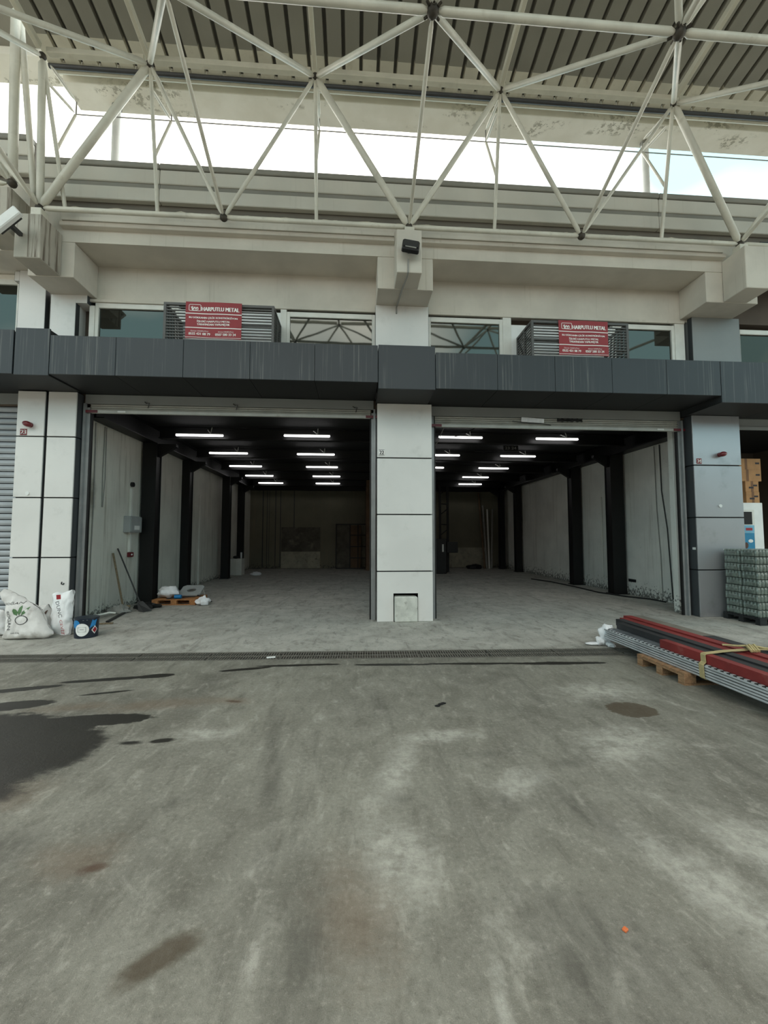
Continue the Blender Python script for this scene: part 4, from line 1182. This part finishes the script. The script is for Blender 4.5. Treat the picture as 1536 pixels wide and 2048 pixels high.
# ------------------------------------------------------------------ sacks and bucket, left
def pillow(outline, yc, T, lean, seed, n=84, rings=14, wr=.035):
    """stuffed sack: closed outline in the X-Z plane inflated along Y, with wrinkles"""
    k_ = (yc + lean * .33) / 7.5
    P = [Vector((a * k_, max(0, 1.7 + (b - 1.7) * k_) if b > .02 else 0)) for a, b in outline]
    per = [0]
    for i in range(len(P)): per.append(per[-1] + (P[(i + 1) % len(P)] - P[i]).length)
    pts = []
    for k in range(n):
        s = per[-1] * k / n
        i = max(j for j in range(len(P)) if per[j] <= s)
        pts.append(P[i].lerp(P[(i + 1) % len(P)], (s - per[i]) / max(per[i + 1] - per[i], 1e-6)))
    sm = [(pts[k - 1] + pts[k] * 3 + pts[(k + 1) % n]) / 5 for k in range(n)]
    c = Vector((0, 0))
    for q in sm: c += q
    c /= n
    m = MB(); vs = []; fs = []
    def pos(s, k, side):
        q = c.lerp(sm[k], s)
        th = T * (1 - s ** 2.6) ** .55 if s < 1 else 0
        w = wr * (noise.noise(Vector((q.x * 7, q.y * 7, seed + side))) + .6 * noise.noise(Vector((q.x * 18, q.y * 11, seed + 5 + side)))) * (.3 + s)
        y = yc + side * (th + w * (1 if s < 1 else .6)) + lean * q.y
        return (q.x + (wr * .4 * noise.noise(Vector((q.x * 14, q.y * 14, seed + 9))) if s > .9 else 0), y, max(q.y, .012 if s < .98 else .004))
    for side in (-1, 1):
        base = len(vs)
        vs.append(pos(0, 0, side))
        for r_ in range(1, rings + 1):
            s = (r_ / rings) ** .8
            for k in range(n): vs.append(pos(s, k, side))
        for k in range(n):
            f3 = (base, base + 1 + k, base + 1 + (k + 1) % n)
            fs.append(f3)
            for r_ in range(rings - 1):
                a_ = base + 1 + r_ * n
                fs.append((a_ + k, a_ + n + k, a_ + n + (k + 1) % n, a_ + (k + 1) % n))
    m.add(vs, fs)
    bm = bmesh.new()
    bv = [bm.verts.new(p) for p in m.v]
    for f_ in m.f: bm.faces.new([bv[i] for i in f_])
    bmesh.ops.remove_doubles(bm, verts=list(bm.verts), dist=.0015)
    bmesh.ops.recalc_face_normals(bm, faces=list(bm.faces))
    bm.verts.index_update()
    m2 = MB().add([q.co.copy() for q in bm.verts], [[w.index for w in f_.verts] for f_ in bm.faces])
    bm.free()
    return m2
def print_on(sack, s, p0, ux, size, mname, parent, name='lettering', flat=None):
    """projects flat print onto the sack's front; p0 = (x,z), ux = writing direction angle"""
    bvh = BVHTree.FromPolygons([tuple(q) for q in sack.v], sack.f)
    vs, fs = flat if flat else text_mesh(s, size[0], size[1])
    # refine so that print follows the cloth
    bm = bmesh.new()
    bv = [bm.verts.new((a, b, 0)) for a, b in vs]
    for f_ in fs:
        try: bm.faces.new([bv[i] for i in f_])
        except Exception: pass
    ca, sa = math.cos(R(ux)), math.sin(R(ux))
    bmesh.ops.triangulate(bm, faces=list(bm.faces))
    bm.verts.index_update()
    out = []
    for q in bm.verts:
        x = p0[0] + q.co.x * ca - q.co.y * sa; z_ = p0[1] + q.co.x * sa + q.co.y * ca
        h = bvh.ray_cast(Vector((x, 5.5, z_)), Vector((0, 1, 0)))
        y = h[0].y - .006 if h[0] else None
        out.append([x, y, z_])
    known = [o_[1] for o_ in out if o_[1] is not None]
    fb = sum(known) / len(known) if known else 7.3
    mb = MB().add([(o_[0], o_[1] if o_[1] is not None else fb, o_[2]) for o_ in out], [[w.index for w in f_.verts] for f_ in bm.faces])
    bm.free()
    part(name, mb, mname, parent)
sA = pillow([(-5.96, .82), (-5.82, .77), (-5.57, .63), (-5.36, .5), (-5.22, .27), (-5.06, .06), (-5.18, .01), (-5.46, .0), (-5.7, -.0), (-5.86, .0), (-5.80, .08), (-5.82, .3), (-5.89, .59), (-5.99, .74)], 7.42, .15, .13, 1.3, wr=.045)
A = thing('filled_sack', (-5.5, 7.42, 0), 'big slumped white sack with dark print in front of the left columns', 'sack')
part('cloth', sA, 'sack', A, True)
print_on(sA, 'SOĞAN', (-5.79, .565), 4, (.27, .045), 'print_black', A)
print_on(sA, 'SOĞAN', (-5.72, .47), -82, (.3, .06), 'print_black', A)
print_on(sA, 'net 25 kg', (-5.62, .1), 4, (.14, .03), 'print_black', A)
def leaf(w, h):
    return [(0, 0), (w * .5, h * .35), (w * .35, h * .8), (0, h), (-w * .35, h * .8), (-w * .5, h * .35)], [(0, 1, 2, 3, 4, 5)]
for an, w, h, dx in ((30, .07, .13, -.03), (0, .06, .16, 0), (-32, .05, .16, .03)):
    print_on(sA, '', (-5.52 + dx, .4), an, None, 'print_green', A, 'leaf_print', leaf(w, h))
ring = [], []
for k in range(20):
    a0 = 2 * math.pi * k / 20
    ring[0].extend([(math.cos(a0) * .095, math.sin(a0) * .075), (math.cos(a0) * .085, math.sin(a0) * .065)])
for k in range(20):
    k2 = (k + 1) % 20
    ring[1].append((2 * k, 2 * k2, 2 * k2 + 1, 2 * k + 1))
print_on(sA, '', (-5.48, .33), 0, None, 'print_black', A, 'outline_print', ring)
sB = pillow([(-5.19, .72), (-5.13, .75), (-5.03, .73), (-4.88, .79), (-4.83, .58), (-4.73, .1), (-4.76, .02), (-4.9, .0), (-5.05, .1), (-5.13, .36), (-5.17, .59)], 7.66, .11, .3, 4.4, wr=.045)
Bk = thing('filled_sack', (-4.95, 7.7, 0), 'clean white sack leaning upright against the column, red and black print', 'sack')
part('cloth', sB, 'sack_white', Bk, True)
print_on(sB, 'DUNC', (-4.945, .62), -76, (.27, .055), 'print_black', Bk)
print_on(sB, 'CEVİZ', (-4.87, .32), -78, (.25, .055), 'print_red', Bk)
print_on(sB, '', (-4.93, .66), 5, None, 'print_red', Bk, 'emblem', ([(0, 0), (.07, 0), (.07, .075), (0, .075)], [(0, 1, 2, 3)]))
sC = pillow([(-6.25, .36), (-6.0, .49), (-5.9, .46), (-5.82, .22), (-5.78, .0), (-5.98, .0), (-6.25, .0)], 7.72, .13, .1, 7.7)
C_ = thing('filled_sack', (-6, 7.7, 0), 'white sack cut by the left edge, behind the big slumped sack', 'sack')
part('cloth', sC, 'sack_white', C_, True)
sD = pillow([(-5.44, .5), (-5.2, .56), (-5.14, .44), (-5.09, .21), (-4.94, .05), (-4.97, .0), (-5.22, .0), (-5.42, .02), (-5.5, .3)], 7.86, .1, .12, 2.1)
D_ = thing('filled_sack', (-5.2, 7.9, 0), 'open greyish sack wedged between the big sack and the upright sack', 'sack')
part('cloth', sD, 'sack', D_, True)
print_on(sD, '', (-5.6, .33), -10, None, 'brown', D_, 'open_mouth', ([(0, .03), (.07, .1), (.14, .09), (.15, .02), (.08, 0), (.03, 0)], [(0, 1, 2, 3, 4, 5)]))

bu = thing('paint_bucket', (-4.6, 7.66, 0), 'dark blue printed paint bucket with a white round label beside the sacks', 'bucket')
bc, br, bh = Vector((-4.57, 7.52, 0)), .18, .33
m = MB()
nn = 28
prof = [(br * .93, 0.0), (br * .95, .02), (br, bh - .03), (br * 1.03, bh - .025), (br * 1.03, bh)]
vs = []; fs = []
for r_, z_ in prof:
    for k in range(nn):
        a_ = 2 * math.pi * k / nn
        vs.append(bc + Vector((r_ * math.cos(a_), r_ * math.sin(a_), z_)))
for i in range(len(prof) - 1):
    for k in range(nn):
        fs.append((i * nn + k, i * nn + (k + 1) % nn, (i + 1) * nn + (k + 1) % nn, (i + 1) * nn + k))
fs.append(tuple(range(nn))[::-1]); fs.append(tuple(range((len(prof) - 1) * nn, len(prof) * nn)))
m.add(vs, fs)
part('body', m, 'bucket_navy', bu, True)
def wrap(poly, mname, name, off):
    """poly in (arc length, z) on the bucket's front; 0 = facing -Y"""
    mb = MB()
    cx_ = sum(p[0] for p in poly) / len(poly); cz_ = sum(p[1] for p in poly) / len(poly)
    def P3(u, z_):
        rad = br * (.94 + .06 * z_ / bh) + off
        a_ = -math.pi / 2 + u / br
        return bc + Vector((rad * math.cos(a_), rad * math.sin(a_), z_))
    for k in range(len(poly)):
        a_, b_ = poly[k], poly[(k + 1) % len(poly)]
        ns = 4
        for s in range(ns):
            q0 = [cx_ + (a_[0] - cx_) * s / ns, cz_ + (a_[1] - cz_) * s / ns]; q1 = [cx_ + (a_[0] - cx_) * (s + 1) / ns, cz_ + (a_[1] - cz_) * (s + 1) / ns]
            q2 = [cx_ + (b_[0] - cx_) * (s + 1) / ns, cz_ + (b_[1] - cz_) * (s + 1) / ns]; q3 = [cx_ + (b_[0] - cx_) * s / ns, cz_ + (b_[1] - cz_) * s / ns]
            mb.add([P3(*q0), P3(*q1), P3(*q2), P3(*q3)] if s else [P3(*q1), P3(*q2), P3(cx_, cz_)], [(0, 1, 2, 3)] if s else [(0, 1, 2)])
    part(name, mb, mname, bu, True)
circ = lambda cx_, cz_, r_: [(cx_ + r_ * math.cos(2 * math.pi * k / 24), cz_ + r_ * math.sin(2 * math.pi * k / 24)) for k in range(24)]
u0 = .06
wrap(circ(u0 - .13, .235, .07), 'bucket_blue', 'blue_print', .003)
wrap([(u0 + .08, .16), (u0 + .12, .3), (u0 + .2, .3), (u0 + .17, .18)], 'bucket_blue', 'blue_print', .003)
wrap(circ(u0 - .03, .145, .105), 'white', 'white_label', .005)
wrap([(u0 + .11, .13), (u0 + .165, .2), (u0 + .22, .13), (u0 + .165, .06)], 'white', 'white_label', .005)
wrap([(u0 + .125, .13), (u0 + .165, .18), (u0 + .205, .13), (u0 + .165, .08)], 'print_red', 'red_label', .007)
for q in ([(u0 - .09, .11), (u0 + .03, .11), (u0 + .03, .114), (u0 - .09, .114)], [(u0 - .09, .186), (u0 + .03, .186), (u0 + .03, .19), (u0 - .09, .19)], [(u0 - .092, .11), (u0 - .088, .11), (u0 - .088, .19), (u0 - .092, .19)], [(u0 + .028, .11), (u0 + .032, .11), (u0 + .032, .19), (u0 + .028, .19)], [(u0 - .06, .15), (u0 + .0, .15), (u0 + .0, .156), (u0 - .06, .156)]):
    wrap(q, 'print_black', 'label_line', .007)
wrap([(u0 - .02, .3), (u0 + .05, .3), (u0 + .05, .315), (u0 - .02, .315)], 'white', 'white_print', .003)

# ------------------------------------------------------------------ clutter inside the left bay
br_ = thing('broom', (-5.3, 9.9, 0), 'wooden handled broom leaning at the left wall', 'broom')
part('handle', MB().tube((-5.24, 9.9, .1), (-5.56, 10.0, 1.32), .022, 8), 'wood_grey', br_, True)
part('head', MB().obox((-5.24, 9.88, .12), (.3, .06, .05), Matrix.Rotation(R(20), 3, 'Z'), .01), 'wood_grey', br_)
bm_ = MB()
for k in range(10):
    x_ = -5.37 + .028 * k
    bm_.tube((x_, 9.86 + .01 * k, .1), (x_ + random.uniform(-.03, .03), 9.85 + .01 * k, .004), .012, 5)
part('bristles', bm_, 'grey_tube', br_)
sv = thing('shovel', (-4.9, 9.95, 0), 'black handled shovel leaning at the left wall beside the broom', 'shovel')
part('handle', MB().tube((-4.92, 9.98, .2), (-5.57, 10.2, 1.42), .016, 8), 'dark_grey', sv, True)
part('blade', MB().add([(-4.98, 9.98, .22), (-4.86, 10.0, .22), (-4.62, 9.92, .03), (-4.74, 9.8, .006), (-4.88, 9.84, .03)] + [(-4.98, 9.98, .214), (-4.86, 10.0, .214), (-4.62, 9.92, .024), (-4.74, 9.8, .0), (-4.88, 9.84, .024)], [(0, 1, 2, 3, 4), (9, 8, 7, 6, 5), (0, 5, 6, 1), (1, 6, 7, 2), (2, 7, 8, 3), (3, 8, 9, 4), (4, 9, 5, 0)]), 'dark_grey', sv)
solo('rag_heap', lump((-5.25, 9.75, .06), .16, (1.2, .8, .7), 5, .6), 'conduit', 'grey dusty rag heap at the foot of the broom', 'rags', smooth=True)
solo('rag_heap', lump((-4.95, 10.35, .05), .2, (1.4, 1, .4), 9, .5), 'rubber', 'dark rag heap behind the shovel blade', 'rags', smooth=True)
solo('stick', MB().path([(-5.5, 8.95, .02), (-5.38, 9.15, .06), (-5.2, 9.3, .09), (-5.1, 9.35, .07)], .02, 7), 'frame_white', 'bent white stick lying at the foot of the left wall', 'stick', smooth=True)
solo('stick', MB().obox((-5.02, 9.3, .018), (.06, 1.25, .03), Matrix.Rotation(R(12), 3, 'Z'), .004), 'black_plastic', 'dark wooden strip lying in front of the rag heap', 'stick')
solo('stick', MB().obox((-4.95, 8.5, .016), (.5, .05, .025), Matrix.Rotation(R(14), 3, 'Z'), .004), 'wood_grey', 'pale wooden strip lying nearest to the shutter line', 'stick')

def pallet(x0, y0, lx, ly, label, m, blocks=3):
    """EUR-like pallet; boards across x, blocks at the corners and centre"""
    t = thing('wooden_pallet', (x0 + lx / 2, y0 + ly / 2, 0), label, 'pallet')
    bw = .1
    for i in range(3):
        yb = y0 + (ly - bw) * i / 2
        part('bottom_board', MB().box(x0, x0 + lx, yb, yb + bw, 0, .02), m, t)
        for j in range(3):
            xb = x0 + (lx - .145) * j / 2
            part('block', MB().box(xb, xb + .145, yb, yb + bw, .02, .098, .004), m, t)
    for j in range(3):
        xb = x0 + (lx - .145) * j / 2
        part('stringer_board', MB().box(xb, xb + .145, y0, y0 + ly, .098, .118), m, t)
    nb_ = 7
    for k in range(nb_):
        yb = y0 + (ly - .09) * k / (nb_ - 1)
        part('top_board', MB().box(x0, x0 + lx, yb, yb + .09, .118, .14, .003), m, t)
    return t
pallet(-5.02, 10.75, 1.05, .85, 'orange wooden pallet with junk on it inside the left bay', 'wood_orange')
solo('grey_sack', lump((-4.75, 11.05, .3), .2, (1.35, .9, .75), 2, .35), 'plastic_bag', 'pale grey sack on the orange pallet', 'sack', smooth=True)
pc = thing('plastic_cover', (-4.32, 11.4, .16), 'pale plastic cover with a round hole on the orange pallet', 'cover')
ringm = MB()
cN = 20
vs = []
rotc = Matrix.Rotation(R(25), 3, 'X')
for k in range(cN):
    a_ = 2 * math.pi * k / cN
    sq = 1 / max(abs(math.cos(a_)), abs(math.sin(a_)))
    for rad, zo in ((.1, 0), (.24 * min(sq, 1.25), 0), (.24 * min(sq, 1.25), -.03), (.1, -.03)):
        q = rotc @ Vector((math.cos(a_) * rad * 1.15, math.sin(a_) * rad, zo))
        vs.append(q + Vector((-4.32, 11.42, .29)))
fs = []
for k in range(cN):
    k2 = (k + 1) % cN
    for j in range(4):
        fs.append((k * 4 + j, k * 4 + (j + 1) % 4, k2 * 4 + (j + 1) % 4, k2 * 4 + j))
ringm.add(vs, fs)
part('shell', ringm, 'grey_box', pc)
solo('blue_canister', MB().tube((-4.52, 10.88, .19), (-4.36, 10.88, .19), .05, 12), 'bucket_blue', 'small blue canister at the front of the orange pallet', 'canister', smooth=True)
for k, (a_, b_) in enumerate((((-4.05, 11.5, .3), (-3.78, 11.0, .02)), ((-4.7, 10.82, .155), (-4.1, 11.1, .165)), ((-4.15, 11.25, .2), (-3.7, 11.15, .02)))):
    solo('rod', MB().tube(a_, b_, .013, 6), ('conduit', 'rubber', 'rubber')[k], ('grey rod leaning off the right side of the orange pallet', 'black rod lying on the boards of the orange pallet', 'black rod sloping from the orange pallet to the floor')[k], 'rod', smooth=True)
solo('plastic_bag', lump((-3.76, 10.68, .1), .13, (1.2, .9, .9), 11, .5), 'plastic_bag', 'crumpled white plastic bag on the floor right of the orange pallet', 'bag', smooth=True)

# ------------------------------------------------------------------ steel bundle, right
pallet(3.76, 4.6, 1.2, .8, 'brown wooden pallet under the steel bundle', 'wood')
zb = .142
lay = .03
names = ('lowest', 'second', 'third', 'fourth', 'topmost')
for k in range(5):
    z0 = zb + k * lay
    end = 6.22 + .03 * math.sin(k * 2.1)
    t = thing('steel_profile', (3.95, 3.2, z0), 'galvanised steel profile on the outer face of the bundle, %s layer' % names[k], 'steel profile')
    xo = 3.835 + .006 * math.sin(k * 3)
    part('web', MB().box(xo, xo + .24, .4, end, z0 + .001, z0 + .007), 'galv', t)
    part('lip', MB().box(xo, xo + .006, .4, end, z0 + .007, z0 + lay - .006), 'galv_light', t)
    part('lip', MB().box(xo + .234, xo + .24, .4, end, z0 + .007, z0 + lay - .001), 'galv', t)
    if k == 4:
        tm = MB()
        y = 3.0
        while y < 6.15:
            tm.box(xo - .001, xo + .034, y, y + .032, z0 + lay - .006, z0 + lay + .006); y += .075
        part('slot_strip', MB().box(xo, xo + .034, 3.0, 6.15, z0 + lay - .007, z0 + lay + .001), 'joint', t)
        part('tooth_row', tm, 'galv_light', t, kind='stuff')
    part('inner_web', MB().box(xo + .06, xo + .23, .4, end - .02, z0 + .012, z0 + lay - .002), 'galv', t)
    for j in (1, 2, 3):
        tt = thing('steel_profile', (3.95 + .26 * j, 3.2, z0), 'galvanised steel profile inside the bundle under the painted tubes', 'steel profile', 'galvanised profiles hidden in the bundle')
        part('web', MB().box(xo + .255 * j, xo + .255 * j + .24, .4, end - .05 * j, z0 + .001, z0 + lay - .001, .002), 'galv', tt)
zt = zb + 5 * lay + .002
def rhs(x0, w, h, ya, yb, m, label, z0=None):
    z0 = zt if z0 is None else z0
    t = thing('steel_tube', (x0 + w / 2, (ya + yb) / 2, z0), label, 'steel tube')
    e = .006
    mb = MB()
    mb.box(x0, x0 + w, ya, yb, z0, z0 + e); mb.box(x0, x0 + w, ya, yb, z0 + h - e, z0 + h)
    mb.box(x0, x0 + e, ya, yb, z0 + e, z0 + h - e); mb.box(x0 + w - e, x0 + w, ya, yb, z0 + e, z0 + h - e)
    part('walls', mb, m, t)
    part('inner_plug', MB().box(x0 + e, x0 + w - e, ya + .05, yb - .05, z0 + e, z0 + h - e), 'joint', t)
    return t
rhs(3.875, .095, .1, .5, 5.12, 'red_paint', 'red steel tube nearest to the camera side of the bundle')
rhs(4.02, .11, .085, .5, 6.22, 'black_tube', 'black steel tube next to the front red tube')
rhs(4.14, .12, .1, .5, 6.42, 'black_tube', 'black steel tube in the middle of the bundle, longer of the front two')
rhs(4.31, .12, .085, .5, 6.58, 'red_paint', 'red steel tube behind the middle black tube')
rhs(4.44, .13, .1, .5, 6.68, 'red_paint', 'wide red steel tube at the back of the bundle')
rhs(4.62, .2, .08, 5.35, 6.78, 'grey_tube', 'short dull grey steel tube at the far back of the bundle')
rhs(4.62, .16, .09, .5, 5.3, 'black_tube', 'black steel tube at the far back, behind the wide red tube')
st = thing('lashing_strap', (4.3, 4.5, .14), 'khaki lashing strap knotted around the steel bundle', 'strap')
def strip(pts, w, th, name):
    mb = MB()
    vs = []
    for i, p in enumerate(pts):
        p = Vector(p)
        d_ = Vector(pts[min(i + 1, len(pts) - 1)]) - Vector(pts[max(i - 1, 0)])
        sd_ = Vector((0, 1, 0)); nr = d_.cross(sd_).normalized()
        for a_, b_ in ((-w, -th), (w, -th), (w, th), (-w, th)):
            vs.append(p + sd_ * a_ / 1 + nr * b_)
    fs = []
    for i in range(len(pts) - 1):
        for k in range(4):
            fs.append((i * 4 + k, i * 4 + (k + 1) % 4, i * 4 + 4 + (k + 1) % 4, i * 4 + 4 + k))
    mb.add(vs, fs)
    part(name, mb, 'strap', st)
yS = 4.42
strip([(4.1, yS, .137), (3.84, yS, .137), (3.822, yS, .15), (3.822, yS + .01, .29), (3.862, yS + .02, .315), (3.865, yS + .03, .39), (3.88, yS + .03, .402), (3.98, yS + .05, .403), (4.2, yS + .09, .408), (4.42, yS + .12, .406), (4.55, yS + .14, .41)], .033, .003, 'band')
strip([(4.55, yS + .14, .41), (4.7, yS + .1, .412), (4.85, yS + .05, .37), (4.885, yS, .28), (4.885, yS, .15)], .03, .003, 'band')
kn = MB()
for k in range(4):
    kn.path([(4.44 + .03 * k, yS + .02, .415), (4.48 + .03 * k, yS + .12, .45 + .01 * (k % 2)), (4.55 + .02 * k, yS + .2, .42)], .014, 6)
kn.path([(4.35, yS + .3, .42), (4.45, yS + .2, .43), (4.56, yS + .13, .45), (4.7, yS + .12, .42), (4.95, yS + .1, .4)], .012, 6)
part('knot', kn, 'strap', st, True)
rg = thing('rag', (3.92, 6.4, 0), 'white rag tied around the far end of the steel bundle', 'rag')
part('cloth', lump((3.93, 6.34, .19), .12, (1.0, .85, 1.1), 21, .3, 22, 14), 'plastic_bag', rg, True)
part('fold', lump((3.87, 6.36, .075), .085, (1.3, .9, .8), 33, .45, 18, 10), 'plastic_bag', rg, True)
part('tail', lump((3.74, 6.37, .03), .075, (1.7, .6, .32), 14, .3, 18, 10), 'plastic_bag', rg, True)
part('tail', lump((3.93, 6.24, .04), .07, (.9, 1.0, .5), 17, .35, 18, 10), 'plastic_bag', rg, True)

# ------------------------------------------------------------------ right neighbour's goods
pallet(7.72, 7.52, .9, .8, 'dark wooden pallet under the packed glass jars', 'joint')
def jar_pack(x, y, z, label):
    t = thing('jar_pack', (x, y, z), label, 'jar pack', 'shrink wrapped jar packs on the pallet')
    w, d, h = .285, .36, .14
    m = MB(); md = MB()
    for i in range(4):
        for j in range(5):
            cx_, cy_ = x + .037 + i * .0705, y + .036 + j * .072
            m.rings([((cx_, cy_, z + .004), .03), ((cx_, cy_, z + .012), .0345), ((cx_, cy_, z + .1), .0345), ((cx_, cy_, z + .118), .026)], 8)
            md.rings([((cx_, cy_, z + .118), .029), ((cx_, cy_, z + h - .004), .029)], 8)
    part('jars', m, 'jar', t, True, kind='stuff')
    part('lids', md, 'jar_lid', t, True, kind='stuff')
    part('film', MB().box(x + .001, x + w - .001, y + .06, y + d - .06, z + .002, z + .1, .02), 'jar', t)
    return t
jp = None
rn = ('lowest', 'second', 'third', 'fourth', 'fifth', 'sixth', 'seventh', 'eighth', 'topmost')
for k in range(9):
    for i in range(3):
        for j in range(2):
            if j == 1 and k < 8: continue_ = True
            lab = 'glass jar pack in the %s layer, %s of its row%s' % (rn[k], ('left end', 'middle', 'right end')[i], '' if j == 0 else ', behind the front one')
            loc = (7.74 + i * .29 + .012 * math.sin(k * 1.9 + i), 7.54 + j * .375 + .01 * math.sin(k + 2 * i), .142 + k * .146)
            if jp is None: jp = jar_pack(*loc, lab)
            else: dup(jp, loc, lab)
mk = thing('white_kiosk', (9.15, 9.2, 0), 'white vending kiosk with a dark screen and blue poster behind the jars', 'kiosk')
part('cabinet', MB().box(8.6, 9.40, 8.95, 9.6, 0, 2.48, .01), 'white', mk)
part('door', MB().box(8.65, 9.16, 8.925, 8.95, .1, 2.32, .004), 'frame_white', mk)
part('screen', MB().box(8.75, 9.09, 8.915, 8.925, 1.98, 2.27), 'screen_off', mk)
ps = part('poster', MB().box(8.7, 9.13, 8.918, 8.925, 1.2, 1.96), 'poster_blue', mk)
part('poster_header', MB().box(8.7, 9.13, 8.914, 8.918, 1.78, 1.96), 'poster_light', ps)
part('poster_print', MB().box(8.92, 9.08, 8.912, 8.914, 1.84, 1.9), 'print_red', ps)
part('poster_print', MB().ball((9.03, 8.916, 1.6), .05, 12, 6, (1.2, .05, .8)), 'white', ps)
part('poster_print', MB().ball((8.92, 8.916, 1.5), .06, 12, 6, (.8, .05, 1.2)), 'brown', ps)
part('poster_print', MB().ball((9.02, 8.916, 1.36), .06, 12, 6, (1.3, .05, .6)), 'poster_light', ps)
def carton(x0, x1, y0, y1, z0, z1, label):
    t = thing('carton', ((x0 + x1) / 2, (y0 + y1) / 2, z0), label, 'box')
    part('box', MB().box(x0, x1, y0, y1, z0, z1, .005), 'cardboard', t)
    part('tape', MB().box((x0 + x1) / 2 - .03, (x0 + x1) / 2 + .03, y0 - .002, y0, z0, z1), 'cardboard_dark', t)
    part('print', MB().box(x0 + .08, x0 + .2, y0 - .003, y0 - .002, z0 + .08, z0 + .12).box(x1 - .14, x1 - .04, y0 - .003, y0 - .002, z0 + .13, z0 + .17), 'print_black', t)
carton(9.03, 9.36, 8.97, 9.4, 2.48, 2.735, 'small cardboard carton on the white kiosk, lowest of the stack')
carton(9.02, 9.35, 8.97, 9.4, 2.735, 2.985, 'small cardboard carton on the white kiosk, second of the stack')
carton(8.75, 9.44, 8.98, 9.5, 2.985, 3.26, 'wide cardboard carton, third of the stack on the white kiosk')
carton(8.72, 9.46, 9.0, 9.5, 3.26, 3.52, 'wide cardboard carton on top of the stack on the white kiosk')

# ------------------------------------------------------------------ small litter
solo('paper_scrap', MB().obox((-1.17, 6.02, .012), (.12, .05, .012), Matrix.Rotation(R(10), 3, 'Z'), .002), 'white', 'small white paper scrap on the trench drain', 'litter')
solo('orange_scrap', MB().obox((1.17, 1.82, .006), (.022, .018, .01), Matrix.Rotation(R(30), 3, 'Z'), .002), 'orange', 'tiny orange scrap on the floor near the camera', 'litter')
for k, (x, y) in enumerate(((.83, 4.22), (.87, 4.26), (.9, 4.28))):
    solo('dark_crumb', MB().ball((x, y, .008), .022, 8, 5, (1.4, .8, .36)), 'rubber', 'small dark crumb on the floor right of the faint tyre mark, %s' % ('left of three', 'middle of three', 'right of three')[k], 'litter', 'three dark crumbs on the floor', smooth=True)
